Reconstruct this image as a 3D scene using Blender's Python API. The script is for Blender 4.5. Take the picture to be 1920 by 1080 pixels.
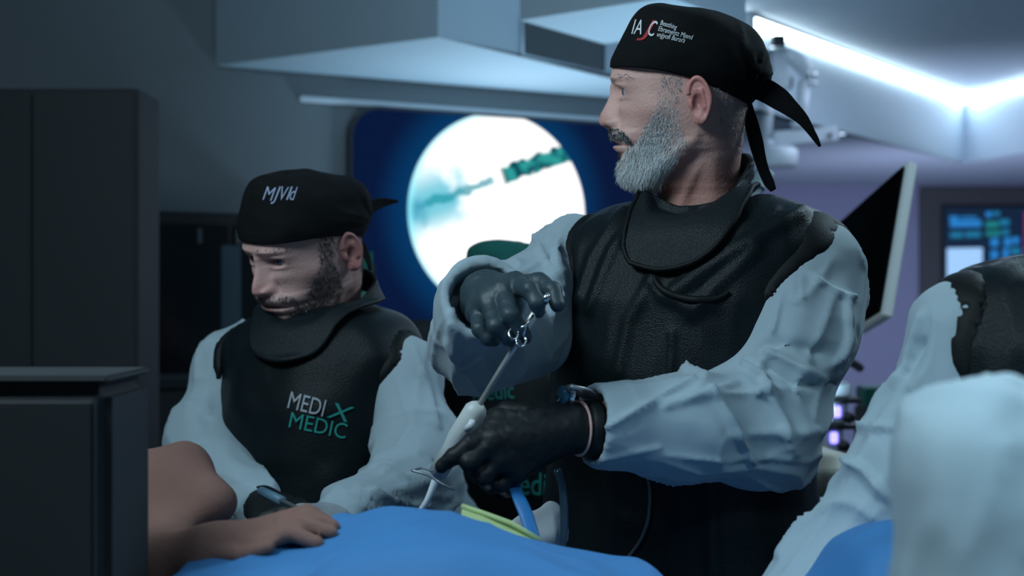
import bpy, bmesh, math, random
import numpy as np
from mathutils import Vector, Matrix
from mathutils.bvhtree import BVHTree
random.seed(7); RNG = np.random.default_rng(7)
for o in list(bpy.data.objects): bpy.data.objects.remove(o)
S = bpy.context.scene
COL = S.collection
# ------------------------------------------------------------------ camera
F = 2400.0; CZ = 1.35                    # focal length in pixels of a 1920 px wide frame, eye height
cd = bpy.data.cameras.new('camera'); cam = bpy.data.objects.new('camera', cd); COL.objects.link(cam)
cam.location = (0, 0, CZ); cam.rotation_euler = (math.pi/2, 0, 0)
cd.sensor_width = 36; cd.lens = 36*F/1920; cd.clip_start = 0.05; cd.clip_end = 60
cd.dof.use_dof = True; cd.dof.focus_distance = 1.72; cd.dof.aperture_fstop = 3.6
S.camera = cam
# ------------------------------------------------------------------ world, lights, exposure
W = bpy.data.worlds.new('world'); S.world = W; W.use_nodes = True
bg = W.node_tree.nodes['Background']; bg.inputs[0].default_value = (0.20, 0.42, 0.62, 1); bg.inputs[1].default_value = 0.10
def area(name, loc, target, size, power, col, sy=None):
    l = bpy.data.lights.new(name, 'AREA'); l.energy = power; l.color = col; l.size = size
    if sy: l.shape = 'RECTANGLE'; l.size_y = sy
    o = bpy.data.objects.new(name, l); COL.objects.link(o); o.location = loc
    o.rotation_euler = (Vector(target)-Vector(loc)).to_track_quat('-Z', 'Y').to_euler()
    return o
area('ceiling_lamp_key', (-0.85, 0.95, 2.45), (0.25, 1.8, 1.5), 0.6, 24, (0.68, 0.90, 1.0))
area('rim_light_right', (1.35, 2.3, 2.5), (0.5, 1.5, 1.1), 0.5, 16, (0.60, 0.86, 1.0))  # added unseen lamp, gives bright rims to shoulders and arms
area('ceiling_lamp_rear', (2.3, 5.2, 2.5), (2.3, 5.2, 0), 1.4, 26, (0.58, 0.74, 1.0))
area('fill_light_behind_man', (0.62, 3.2, 1.0), (0.55, 4.1, 2.3), 0.35, 7, (0.50, 0.79, 1.0)).data.spread = 1.7  # added fill hidden behind the man, brightens the ceiling undersides
area('fill_light_under_soffit', (0.08, 4.7, 1.0), (0.08, 4.7, 2.5), 0.3, 8, (0.50, 0.79, 1.0)).data.spread = 2.4  # added hidden fill pointing up, no fixture, lifts the soffit underside
area('fill_light_front', (0.55, 0.2, 2.5), (0.36, 0.88, 1.1), 0.4, 3, (0.6, 0.86, 1.0)).data.spread = 1.0  # added unseen fill that brightens the gown nearest the camera
area('fill_light_rear_wall', (2.45, 7.0, 0.85), (2.8, 9.3, 2.0), 0.5, 21, (0.64, 0.69, 1.0))  # added hidden fill for the rear wall and the soffit above it
S.view_settings.view_transform = 'Standard'; S.view_settings.look = 'None'
S.view_settings.gamma = 1; S.view_settings.use_curve_mapping = False; S.view_settings.exposure = 0.0
# ------------------------------------------------------------------ helpers
def P(px, py, Y): return np.array([(px-960)/F*Y, Y, CZ-(py-540)/F*Y])
MATS = {}
def mat(name, col, rough=0.6, var=0.12, scale=8.0, bump=0.0, bscale=60.0, metal=0.0, coat=0.0, emit=None, estr=0.0, attr=None, sss=0.0, bkind='NOISE', sheen=0.0, spec=0.5, alpha=1.0, trans=0.0):
    if name in MATS: return MATS[name]
    m = bpy.data.materials.new(name); MATS[name] = m; m.use_nodes = True
    nt = m.node_tree; N = nt.nodes; L = nt.links; b = N['Principled BSDF']
    b.inputs['Roughness'].default_value = rough; b.inputs['Metallic'].default_value = metal
    b.inputs['Coat Weight'].default_value = coat; b.inputs['Sheen Weight'].default_value = sheen
    b.inputs['Specular IOR Level'].default_value = spec; b.inputs['Alpha'].default_value = alpha
    b.inputs['Transmission Weight'].default_value = trans
    tc = N.new('ShaderNodeTexCoord')
    nz = N.new('ShaderNodeTexNoise'); nz.inputs['Scale'].default_value = scale; nz.inputs['Detail'].default_value = 4
    L.new(tc.outputs['Object'], nz.inputs['Vector'])
    mr = N.new('ShaderNodeMapRange'); mr.inputs['To Min'].default_value = 1-var; mr.inputs['To Max'].default_value = 1+var
    L.new(nz.outputs['Fac'], mr.inputs['Value'])
    mx = N.new('ShaderNodeVectorMath'); mx.operation = 'MULTIPLY'
    L.new(mr.outputs[0], mx.inputs[0])
    if attr:
        a = N.new('ShaderNodeAttribute'); a.attribute_name = attr; L.new(a.outputs['Color'], mx.inputs[1])
    else:
        mx.inputs[1].default_value = col[:3]
    L.new(mx.outputs[0], b.inputs['Base Color'])
    if sss:
        b.inputs['Subsurface Weight'].default_value = sss; b.inputs['Subsurface Radius'].default_value = (0.6, 0.25, 0.12); b.inputs['Subsurface Scale'].default_value = 0.012
    if bump:
        if bkind == 'WEAVE':
            t = N.new('ShaderNodeTexWave'); t.inputs['Scale'].default_value = bscale; t.inputs['Distortion'].default_value = 1.5; t.inputs['Detail'].default_value = 2
            src = t.outputs['Fac']
        elif bkind == 'VORONOI':
            t = N.new('ShaderNodeTexVoronoi'); t.inputs['Scale'].default_value = bscale; src = t.outputs['Distance']
        elif bkind == 'RIDGE':
            t = N.new('ShaderNodeTexNoise'); t.noise_type = 'RIDGED_MULTIFRACTAL'; t.inputs['Scale'].default_value = bscale; t.inputs['Detail'].default_value = 3; src = t.outputs['Fac']
        else:
            t = N.new('ShaderNodeTexNoise'); t.inputs['Scale'].default_value = bscale; t.inputs['Detail'].default_value = 4; src = t.outputs['Fac']
        L.new(tc.outputs['Object'], t.inputs['Vector'])
        bp = N.new('ShaderNodeBump'); bp.inputs['Strength'].default_value = bump; bp.inputs['Distance'].default_value = 0.004
        L.new(src, bp.inputs['Height']); L.new(bp.outputs[0], b.inputs['Normal'])
    if emit is not None:
        b.inputs['Emission Color'].default_value = (*emit[:3], 1); b.inputs['Emission Strength'].default_value = estr
    return m
def mesh(name, V, Q, m, parent=None, smooth=True, cols=None, kind=None):
    """one mesh object from world-space vertices; V (n,3), Q list of faces or (k,4)/(k,3) int array"""
    V = np.asarray(V, float)
    if parent is not None:
        q = parent
        while q is not None:
            V = V-np.array(q.location); q = q.parent
    me = bpy.data.meshes.new(name)
    if isinstance(Q, np.ndarray):
        n, k = Q.shape
        me.vertices.add(len(V)); me.vertices.foreach_set('co', V.astype(np.float32).ravel())
        me.loops.add(n*k); me.loops.foreach_set('vertex_index', Q.astype(np.int32).ravel())
        me.polygons.add(n); me.polygons.foreach_set('loop_start', np.arange(0, n*k, k, dtype=np.int32))
        me.update(calc_edges=True); me.validate()
    else:
        me.from_pydata(V.tolist(), [], [list(map(int, f)) for f in Q]); me.update()
    if smooth: me.polygons.foreach_set('use_smooth', np.ones(len(me.polygons), bool))
    if cols is not None:
        at = me.color_attributes.new('col', 'FLOAT_COLOR', 'POINT')
        c4 = np.ones((len(V), 4), np.float32); c4[:, :3] = cols; at.data.foreach_set('color', c4.ravel())
    me.materials.append(m)
    o = bpy.data.objects.new(name, me); COL.objects.link(o)
    if parent is not None: o.parent = parent
    if kind: o['kind'] = kind
    return o
def root(name, loc, label, cat, group=None):
    o = bpy.data.objects.new(name, None); COL.objects.link(o); o.location = tuple(float(v) for v in loc); o.empty_display_size = 0.1
    o['label'] = label; o['category'] = cat
    if group: o['group'] = group
    return o
def tag(o, label, cat, group=None):
    o['label'] = label; o['category'] = cat
    if group: o['group'] = group
    return o
def struct(o): o['kind'] = 'structure'; return o
def box_vf(c, ax, half, bev=0.0):
    """bevelled box: centre, three axis vectors (rows), half sizes"""
    bm = bmesh.new(); bmesh.ops.create_cube(bm, size=2)
    for v in bm.verts: v.co = Vector((v.co.x*half[0], v.co.y*half[1], v.co.z*half[2]))
    if bev: bmesh.ops.bevel(bm, geom=list(bm.edges), offset=bev, segments=3, affect='EDGES')
    ax = np.array(ax, float); c = np.array(c, float)
    bm.verts.index_update()
    V = np.array([list(v.co) for v in bm.verts])@ax+c
    Fc = [[v.index for v in f.verts] for f in bm.faces]; bm.free()
    return V, Fc
AX = np.eye(3)
def yaw_ax(a): c, s = math.cos(a), math.sin(a); return np.array([[c, s, 0], [-s, c, 0], [0, 0, 1]])
def box(name, lo, hi, m, parent=None, bev=0.004, ax=None):
    lo = np.array(lo, float); hi = np.array(hi, float)
    V, Fc = box_vf((lo+hi)/2, AX if ax is None else ax, (hi-lo)/2, bev)
    return mesh(name, V, Fc, m, parent, smooth=False)
def obox(name, c, ax, half, m, parent=None, bev=0.004):
    V, Fc = box_vf(c, ax, half, bev); return mesh(name, V, Fc, m, parent, smooth=False)
def prism(name, pts, z0, z1, m, parent=None):
    n = len(pts); V = [(x, y, z0) for x, y in pts]+[(x, y, z1) for x, y in pts]
    Fc = [list(range(n))[::-1], list(range(n, 2*n))]+[[i, (i+1) % n, n+(i+1) % n, n+i] for i in range(n)]
    return mesh(name, V, Fc, m, parent, smooth=False)
def tube_vf(path, radii, seg=12, flat=1.0, side=None, cap=True):
    """tube along path; flat<1 flattens along the 'side' vector"""
    path = np.asarray(path, float); n = len(path); radii = np.broadcast_to(np.asarray(radii, float), (n,))
    T = np.gradient(path, axis=0); T /= np.linalg.norm(T, axis=1)[:, None]+1e-12
    ref = np.array(side if side is not None else ((0, 0, 1) if abs(T[:, 2]).max() < .9 else (0.3, 1, 0.1)), float)
    V = []
    for i in range(n):
        a = ref-T[i]*np.dot(ref, T[i]); a /= np.linalg.norm(a)+1e-12; b = np.cross(T[i], a)
        th = np.linspace(0, 2*np.pi, seg, endpoint=False)
        V.append(path[i]+radii[i]*(np.cos(th)[:, None]*a*flat+np.sin(th)[:, None]*b))
    V = np.concatenate(V); Fc = []
    for i in range(n-1):
        for j in range(seg):
            k = (j+1) % seg; Fc.append([i*seg+j, i*seg+k, (i+1)*seg+k, (i+1)*seg+j])
    if cap: Fc.append(list(range(seg))[::-1]); Fc.append([(n-1)*seg+j for j in range(seg)])
    return V, Fc
def spline(pts, n):
    pts = np.asarray(pts, float); d = np.r_[0, np.cumsum(np.linalg.norm(np.diff(pts[:, :3], axis=0), axis=1))]
    t = np.linspace(0, d[-1], n); out = np.empty((n, pts.shape[1]))
    for k in range(pts.shape[1]): out[:, k] = pchip(d, pts[:, k], t)
    return out
def pchip(x, y, t):
    x = np.asarray(x, float); y = np.asarray(y, float); h = np.diff(x); dl = np.diff(y)/h
    m = np.zeros(len(x)); m[0] = dl[0]; m[-1] = dl[-1]
    for i in range(1, len(x)-1):
        if dl[i-1]*dl[i] > 0:
            w1 = 2*h[i]+h[i-1]; w2 = h[i]+2*h[i-1]; m[i] = (w1+w2)/(w1/dl[i-1]+w2/dl[i])
    t = np.asarray(t, float); i = np.clip(np.searchsorted(x, t)-1, 0, len(x)-2)
    s = np.clip((t-x[i])/h[i], 0, 1)
    return ((1+2*s)*(1-s)**2*y[i]+s*(1-s)**2*h[i]*m[i]+s*s*(3-2*s)*y[i+1]+s*s*(s-1)*h[i]*m[i+1])
def tube(name, path, radii, m, parent=None, seg=12, flat=1.0, side=None, n=None):
    path = np.asarray(path, float)
    if n:
        r = np.broadcast_to(np.asarray(radii, float), (len(path),)); q = spline(np.c_[path, r], n); path, radii = q[:, :3], q[:, 3]
    V, Fc = tube_vf(path, radii, seg, flat, side); return mesh(name, V, Fc, m, parent)
def join_vf(*parts):
    V = []; Fc = []; o = 0
    for v, f in parts:
        V.append(np.asarray(v)); Fc += [[i+o for i in q] for q in (f.tolist() if isinstance(f, np.ndarray) else f)]; o += len(v)
    return np.concatenate(V), Fc
# noise ---------------------------------------------------------------
def _hash(i, j, k, s):
    h = (i*374761393+j*668265263+k*2147483647+s*1274126177) & 0xffffffff
    h = ((h ^ (h >> 13))*1274126177) & 0xffffffff
    return ((h ^ (h >> 16)) & 0xffff)/65535.0*2-1
def vnoise(p, seed=0):
    p = np.asarray(p, float); i = np.floor(p).astype(np.int64); f = p-i; u = f*f*f*(f*(f*6-15)+10)
    r = 0
    for a in (0, 1):
        for b in (0, 1):
            for c in (0, 1):
                w = (u[:, 0] if a else 1-u[:, 0])*(u[:, 1] if b else 1-u[:, 1])*(u[:, 2] if c else 1-u[:, 2])
                r = r+w*_hash(i[:, 0]+a, i[:, 1]+b, i[:, 2]+c, seed)
    return r
def fbm(p, seed=0, o=3): return sum(vnoise(np.asarray(p)*2**k, seed+k)/2**k for k in range(o))
# signed distance modelling -------------------------------------------
def cap_d(p, a, b, r1, r2):
    a = np.asarray(a, float); b = np.asarray(b, float); ba = b-a
    t = np.clip(((p-a)@ba)/(ba@ba+1e-12), 0, 1)
    return np.linalg.norm(p-a-t[:, None]*ba, axis=1)-(r1+(r2-r1)*t)
def ell_d(p, c, r, ax=None):
    q = p-np.asarray(c, float)
    if ax is not None: q = q@np.asarray(ax, float).T
    r = np.asarray(r, float); k0 = np.linalg.norm(q/r, axis=1); k1 = np.linalg.norm(q/r**2, axis=1)+1e-9
    return k0*(k0-1)/k1
def smin(a, b, k): h = np.maximum(k-np.abs(a-b), 0)/k; return np.minimum(a, b)-h*h*k*.25
def smax(a, b, k): return -smin(-a, -b, k)
def nets(fn, lo, hi, h):
    lo = np.asarray(lo, float); hi = np.asarray(hi, float)
    n = np.ceil((hi-lo)/h).astype(int)+1
    ax = [lo[k]+h*np.arange(n[k]) for k in range(3)]
    D = np.empty(n, np.float64)
    step = max(1, int(600000/(n[1]*n[2])))
    for i in range(0, n[0], step):
        g = np.stack(np.meshgrid(ax[0][i:i+step], ax[1], ax[2], indexing='ij'), -1).reshape(-1, 3)
        D[i:i+step] = fn(g).reshape(-1, n[1], n[2])
    D[[0, -1]] = np.maximum(D[[0, -1]], 1e-4); D[:, [0, -1]] = np.maximum(D[:, [0, -1]], 1e-4); D[:, :, [0, -1]] = np.maximum(D[:, :, [0, -1]], 1e-4)
    s = D < 0
    cn = [(a, b, c) for a in (0, 1) for b in (0, 1) for c in (0, 1)]
    sl = lambda A, o: A[o[0]:A.shape[0]-1+o[0], o[1]:A.shape[1]-1+o[1], o[2]:A.shape[2]-1+o[2]]
    cnt = sum(sl(s, o).astype(np.int8) for o in cn); msk = (cnt > 0) & (cnt < 8)
    ci = np.argwhere(msk); ids = -np.ones(msk.shape, np.int64); ids[msk] = np.arange(len(ci))
    vals = {o: D[ci[:, 0]+o[0], ci[:, 1]+o[1], ci[:, 2]+o[2]] for o in cn}
    acc = np.zeros((len(ci), 3)); num = np.zeros(len(ci))
    for o in cn:
        for k in range(3):
            if o[k] == 0:
                q = list(o); q[k] = 1; q = tuple(q); va, vb = vals[o], vals[q]
                x = (va < 0) != (vb < 0); t = np.where(x, va/(va-vb+1e-20), 0)
                pos = np.tile(np.array(o, float), (len(ci), 1)); pos[:, k] += t
                acc[x] += pos[x]; num[x] += 1
    V = lo+h*(ci+acc/np.maximum(num, 1)[:, None])
    Q = []
    for k in range(3):
        a, b = (k+1) % 3, (k+2) % 3
        s0 = np.take(s, np.arange(n[k]-1), k); s1 = np.take(s, np.arange(1, n[k]), k)
        e = np.argwhere(s0 != s1); e = e[(e[:, a] > 0) & (e[:, b] > 0) & (e[:, a] < n[a]-1) & (e[:, b] < n[b]-1)]
        ins = s[e[:, 0], e[:, 1], e[:, 2]]
        def cell(da, db):
            q = e.copy(); q[:, a] += da; q[:, b] += db; return ids[q[:, 0], q[:, 1], q[:, 2]]
        f = np.stack([cell(-1, -1), cell(0, -1), cell(0, 0), cell(-1, 0)], 1)
        f[~ins] = f[~ins][:, ::-1]; Q.append(f)
    Q = np.concatenate(Q); Q = Q[(Q >= 0).all(1)]
    return V, Q
def normals(V, Q):
    Q = np.asarray(Q); d = np.cross(V[Q[:, 2]]-V[Q[:, 0]], V[Q[:, 3 if Q.shape[1] > 3 else 1]]-V[Q[:, 1 if Q.shape[1] > 3 else 0]])
    N = np.zeros_like(V)
    for k in range(Q.shape[1]): np.add.at(N, Q[:, k], d)
    return N/(np.linalg.norm(N, axis=1)[:, None]+1e-12)
def relax(V, Q, it=1, w=.5):
    for _ in range(it):
        A = np.zeros_like(V); c = np.zeros(len(V)); K = Q.shape[1]
        for k in range(K):
            np.add.at(A, Q[:, k], V[Q[:, (k+1) % K]]); np.add.at(A, Q[:, (k+1) % K], V[Q[:, k]])
            np.add.at(c, Q[:, k], 1); np.add.at(c, Q[:, (k+1) % K], 1)
        V = V*(1-w)+w*A/np.maximum(c, 1)[:, None]
    return V
def px_of(V): return 960+F*V[:, 0]/V[:, 1], 540-F*(V[:, 2]-CZ)/V[:, 1]
def seg_dist(x, y, pts):
    best = np.full(len(x), 1e9)
    for (x0, y0), (x1, y1) in zip(pts[:-1], pts[1:]):
        dx, dy = x1-x0, y1-y0; t = np.clip(((x-x0)*dx+(y-y0)*dy)/(dx*dx+dy*dy+1e-9), 0, 1)
        best = np.minimum(best, np.hypot(x-x0-t*dx, y-y0-t*dy))
    return best
def ridges(V, N, lst):
    """folds modelled where the cloth has them: polylines on the camera-facing side, (points, width px, height m)"""
    x, y = px_of(V); view = V-np.array([0, 0, CZ]); fac = np.clip(-(N*view).sum(1)/np.linalg.norm(view, axis=1)*3, 0, 1)
    d = np.zeros(len(V))
    for pts, w, h in lst:
        d += 1.3*h*np.exp(-(seg_dist(x, y, pts)/(w*.85))**2)
    return V+N*(d*fac)[:, None]
def arm_coords(V, path):
    path = np.asarray(path, float); best = np.full(len(V), 1e9); s = np.zeros(len(V)); off = np.zeros_like(V); L = 0
    for a, b in zip(path[:-1], path[1:]):
        ba = b-a; l = np.linalg.norm(ba); t = np.clip(((V-a)@ba)/(l*l), 0, 1); q = V-a-t[:, None]*ba; d = np.linalg.norm(q, axis=1)
        m = d < best; best[m] = d[m]; s[m] = (L+t*l)[m]; off[m] = (q/np.maximum(d, 1e-6)[:, None])[m]; L += l
    return s, off
def wrinkle(V, Q, path, amp=.006, seed=1, fs=16., elbow=None, longi=1.0, fade=0.0):
    N = normals(V, Q); s, off = arm_coords(V, path)
    c1 = np.c_[s*fs*.8, off[:, 0]*1.1+off[:, 1]*.8, off[:, 2]*1.2+off[:, 1]*.5]
    c1 = c1+.35*np.c_[vnoise(V*9, seed+9), vnoise(V*9, seed+10), vnoise(V*9, seed+11)]
    sharp = lambda n, k=4.6: np.exp(-k*np.abs(n))*1.5-.35          # thin crisp creases between flat panels
    r1 = sharp(vnoise(c1, seed)); c2 = np.c_[s*4, off*1.9]+.35*vnoise(V*7, seed+12)[:, None]
    dg = np.c_[s*7+off[:, 0]*1.5-off[:, 2]*1.2, off[:, 1]*1.2+s*3, off[:, 2]*1.1]; r2 = sharp(vnoise(c2, seed+3)); r3 = sharp(vnoise(dg, seed+5), 5.5)+1.1*vnoise(V*11, seed+6)
    w = .7 if elbow is None else .35+1.1*np.exp(-((s-elbow)/.11)**2)
    Lp = sum(np.linalg.norm(np.asarray(b)-np.asarray(a)) for a, b in zip(path[:-1], path[1:])); fd = 1 if not fade else np.clip(.22+.78*(Lp-s)/fade, .22, 1)
    return V+N*(fd*amp*(r1*w+.6*longi*r2+.7*r3))[:, None]
def text_vf(s, font_shear=0.0):
    c = bpy.data.curves.new('t', 'FONT'); c.body = s; c.shear = font_shear; c.resolution_u = 3
    o = bpy.data.objects.new('t', c); COL.objects.link(o)
    dg = bpy.context.evaluated_depsgraph_get(); me = o.evaluated_get(dg).to_mesh()
    bm = bmesh.new(); bm.from_mesh(me); bmesh.ops.triangulate(bm, faces=bm.faces[:])
    bmesh.ops.subdivide_edges(bm, edges=[e for e in bm.edges if e.calc_length() > .18], cuts=2); bmesh.ops.triangulate(bm, faces=bm.faces[:])
    bm.verts.index_update(); V = np.array([[v.co.x, v.co.y] for v in bm.verts]); Fc = [[v.index for v in f.verts] for f in bm.faces]; bm.free()
    bpy.data.objects.remove(o); bpy.data.curves.remove(c)
    return V, Fc
def bvh_of(o):
    off = np.zeros(3); q = o.parent
    while q is not None: off += np.array(q.location); q = q.parent
    return BVHTree.FromPolygons([tuple(np.array(v.co)+off) for v in o.data.vertices], [tuple(p.vertices) for p in o.data.polygons])
def on_surface(bvh, x, y, lift=.0012):
    d = Vector(((x-960)/F, 1, -(y-540)/F)).normalized(); h = bvh.ray_cast(Vector((0, 0, CZ)), d)
    return None if h[0] is None else np.array(h[0]-d*lift)
def printed(name, V2, Fc, fx, bvh, m, parent, lift=.0012):
    """flat print laid on a surface: fx maps 2D outline points to the place on the surface"""
    pts = [on_surface(bvh, *fx(v), lift) for v in V2]
    good = [f for f in Fc if all(pts[i] is not None for i in f)]
    if not good: return None
    pts = [p if p is not None else np.zeros(3) for p in pts]
    use = sorted({i for f in good for i in f}); mp = {u: k for k, u in enumerate(use)}
    return mesh(name, [pts[u] for u in use], [[mp[i] for i in f] for f in good], m, parent, smooth=False)
def printed_text(name, s, x, y, size, rot, bvh, m, parent, shear=0.0, sx=1.0, skew=0.0, lift=.0012):
    V2, Fc = text_vf(s, shear); a = math.radians(rot)
    def fx(v):
        u, w = v[0]*size*sx, v[1]*size
        return x+u*math.cos(a)+w*math.sin(a)+skew*u*0, y+u*math.sin(a)-w*math.cos(a)
    return printed(name, V2, Fc, fx, bvh, m, parent, lift)
# ------------------------------------------------------------------ materials
M_wall = mat('painted_wall', (0.21, 0.235, 0.255), .8, .05, 3, .05, 200)
M_walldark = mat('charcoal_wall', (0.10, 0.105, 0.11), .85, .05, 3, .05, 200)
M_ceil = mat('painted_ceiling', (0.46, 0.56, 0.64), .8, .03, 2, .03, 150)
M_lav = mat('lavender_wall', (0.34, 0.37, 0.52), .7, .04, 2, .03, 150)
M_floor = mat('vinyl_floor', (0.16, 0.18, 0.20), .35, .1, 5, .02, 90)
M_trim = mat('trim_white', (0.72, 0.78, 0.84), .5, .03, 5)
M_white = mat('white_enamel', (0.70, 0.75, 0.80), .35, .04, 8, coat=.2)
M_black = mat('black_plastic', (0.012, 0.014, 0.016), .45, .2, 20, .05, 300)
M_darkgrey = mat('dark_grey_metal', (0.05, 0.055, 0.06), .5, .15, 10)
M_midgrey = mat('mid_grey_panel', (0.034, 0.041, 0.047), .7, .08, 5)
M_chrome = mat('chrome', (0.75, 0.78, 0.80), .18, .05, 10, metal=1.0)
M_cream = mat('cream_vinyl', (0.66, 0.64, 0.55), .5, .06, 9, .1, 120)
M_teal = mat('teal_cloth', (0.006, 0.13, 0.115), .85, .12, 12, .15, 250)
M_green = mat('green_vinyl', (0.01, 0.12, 0.095), .4, .12, 8, .05, 100)
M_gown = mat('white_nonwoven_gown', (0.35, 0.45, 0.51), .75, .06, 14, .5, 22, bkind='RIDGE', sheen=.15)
M_apron = mat('black_leatherette', (0.005, 0.010, 0.0125), .42, .25, 14, .22, 560, bkind='VORONOI', spec=.2)
M_trimblk = mat('black_binding', (0.004, 0.006, 0.007), .6, .2, 40, .2, 500, spec=.25)
M_cap = mat('black_cotton', (0.004, 0.005, 0.006), .85, .2, 25, .25, 700, spec=.2)
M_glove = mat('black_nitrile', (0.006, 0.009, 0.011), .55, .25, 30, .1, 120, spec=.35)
M_glovelit = mat('black_nitrile_lit', (0.030, 0.054, 0.068), .52, .2, 30, .12, 120)  # lit copy of the black glove, blue highlights put into its colour
M_skin = mat('skin', (.5, .3, .25), .48, .07, 40, .25, 260, attr='col', sss=.12)
M_hair = mat('hair_strands', (.4, .4, .4), .55, .1, 30, attr='col')
M_print_w = mat('print_white', (0.72, 0.76, 0.80), .7, .05, 60)
M_print_r = mat('print_red', (0.42, 0.015, 0.02), .7, .1, 60)
M_print_t = mat('print_teal', (0.01, 0.27, 0.24), .7, .1, 60)
M_drape = mat('blue_drape', (0.045, 0.20, 0.47), .7, .1, 5, .25, 18, bkind='RIDGE')
M_scrub = mat('dark_scrub_cloth', (0.02, 0.03, 0.045), .85, .15, 12, .15, 250)
M_rubber = mat('dark_rubber', (0.015, 0.016, 0.018), .6, .1, 12)
# ------------------------------------------------------------------ the room
struct(mesh('floor', [(-5, -1.5, 0), (5.5, -1.5, 0), (5.5, 10, 0), (-5, 10, 0)], [[0, 1, 2, 3]], M_floor, smooth=False))
HU, HL = 2.55, 2.13                                     # upper tray ceiling, lower soffit
struct(box('ceiling', (-5, -1.5, HU), (5.5, 10, HU+.1), M_ceil, bev=0))
WD = np.array([.884, .466]); WD /= np.linalg.norm(WD); W0 = np.array([-.7, 4.68]); WN = np.array([WD[1], -WD[0]])   # screen wall: direction, point, normal towards the room
def wall_t(px):
    k = (px-960)/F; return (k*W0[1]-W0[0])/(WD[0]-k*WD[1])
def wall_pt(px, py, off=0.0):
    q = W0+WD*wall_t(px)+WN*off; return np.array([q[0], q[1], CZ-(py-540)/F*q[1]])
def wall_slab(name, a, b, th, z0, z1, m):
    a = np.array(a, float); b = np.array(b, float); d = (b-a)/np.linalg.norm(b-a); n = np.array([-d[1], d[0]])
    return struct(prism(name, [tuple(a), tuple(b), tuple(b+n*th), tuple(a+n*th)], z0, z1, m))
wL = W0-WD*3.4; wR = W0+WD*1.893
wall_slab('wall_back', wL, wR, .12, 0, HU, M_wall)
wall_slab('wall_return', wR, (1.35, 9.6), .12, 0, HU, M_wall)
wall_slab('wall_rear', (1.2, 9.6), (5.4, 9.6), .12, 0, HU, M_lav)
wall_slab('wall_right', (5.4, 9.6), (5.4, 1.5), .12, 0, HU, M_lav)
wall_slab('shade_wall_left', (-1.8, -1.4), (-1.8, 4.05), .12, 0, HU, M_walldark)  # unseen wall, set close and dark to keep ambient light off the left
K = (-.23, 3.98); A = (2.83, 8.0); B = (3.59, 4.08)
struct(prism('ceiling_soffit', [K, A, (5.38, 9.58), (1.36, 9.58), (1.06, 5.58), (.9, 5.5), (-1.04, 4.49)], HL, HU-.002, M_ceil))
struct(prism('ceiling_soffit_side', [A, B, (5.38, 4.0), (5.38, 9.58)], HL, HU-.002, M_ceil))
# the box duct that drops from the ceiling, and the framed dark panel on the tray side
dd = np.array([.6, .8]); dp = np.array([.8, -.6]); c0 = np.array([.023, 3.73])
struct(prism('ceiling_duct', [tuple(c0), tuple(c0+dp*.5), tuple(c0+dp*.5+dd*.45), tuple(c0+dd*.45)], HL+.0, HU-.002, M_ceil))
ka = np.array(A)-np.array(K); ka /= np.linalg.norm(ka); kn = np.array([ka[1], -ka[0]])
def side_pt(px, py, off):
    k = (px-960)/F; t = (k*K[1]-K[0])/(ka[0]-k*ka[1]); q = np.array(K)+ka*t+kn*off; return np.array([q[0], q[1], CZ-(py-540)/F*q[1]])
gr = root('dark_panel', side_pt(1054, 90, .0), 'dark rectangular framed panel set in the ceiling step left of the standing person', 'grille')
mesh('backing', [side_pt(975, 28, .006), side_pt(1132, 72, .006), side_pt(1132, 138, .006), side_pt(975, 102, .006)], [[0, 3, 2, 1]], mat('panel_grey', (.06, .08, .09), .7), gr, smooth=False)
for (x0, y0, x1, y1) in ((975, 102, 1132, 138), (975, 28, 1132, 72), (975, 28, 975, 102), (1132, 72, 1132, 138)):
    tube('frame', [side_pt(x0, y0, .01), side_pt(x1, y1, .01)], .006, M_ceil, gr, seg=4)
# LED cove along the tray edge
M_led = mat('led_diffuser', (.9, .95, 1), .5, emit=(0.80, 0.93, 1.0), estr=8)
def led(a, b, nrm, label):
    a = np.array(a); b = np.array(b); d = b-a; L = np.linalg.norm(d); d /= L
    c = (a+b)/2+np.array(nrm)*.022
    ax = np.array([[d[0], d[1], 0], [-d[1], d[0], 0], [0, 0, 1]])
    r = root('led_strip', (c[0], c[1], HU-.03), label, 'light strip')
    obox('diffuser', (c[0], c[1], HU-.030), ax, (L/2, .010, .026), M_led, r, .004)
    obox('rail', (c[0], c[1], HU-.006), ax, (L/2, .014, .004), M_white, r, .001)
led(np.array(K)+ka*1.75, np.array(A)-ka*.06, kn, 'long bright cove light strip running along the ceiling step at top right')
bd = np.array(B)-np.array(A); bl = np.linalg.norm(bd); bd /= bl
led(np.array(A)+bd*.09, np.array(A)+bd*2.6, (-abs(bd[1])*1., -.19), 'short bright cove light strip at the right edge of the picture')
# trim line above the big screen
a = wall_pt(560, 198, .012); b = wall_pt(1330, 198, .012); zt = 2.035
wa = np.array([[WD[0], WD[1], 0], [-WD[1], WD[0], 0], [0, 0, 1]])
o = obox('trim_1', ((a[0]+b[0])/2, (a[1]+b[1])/2, zt), wa, (np.linalg.norm(b-a)/2, .010, .011), M_trim); struct(o)
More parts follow.
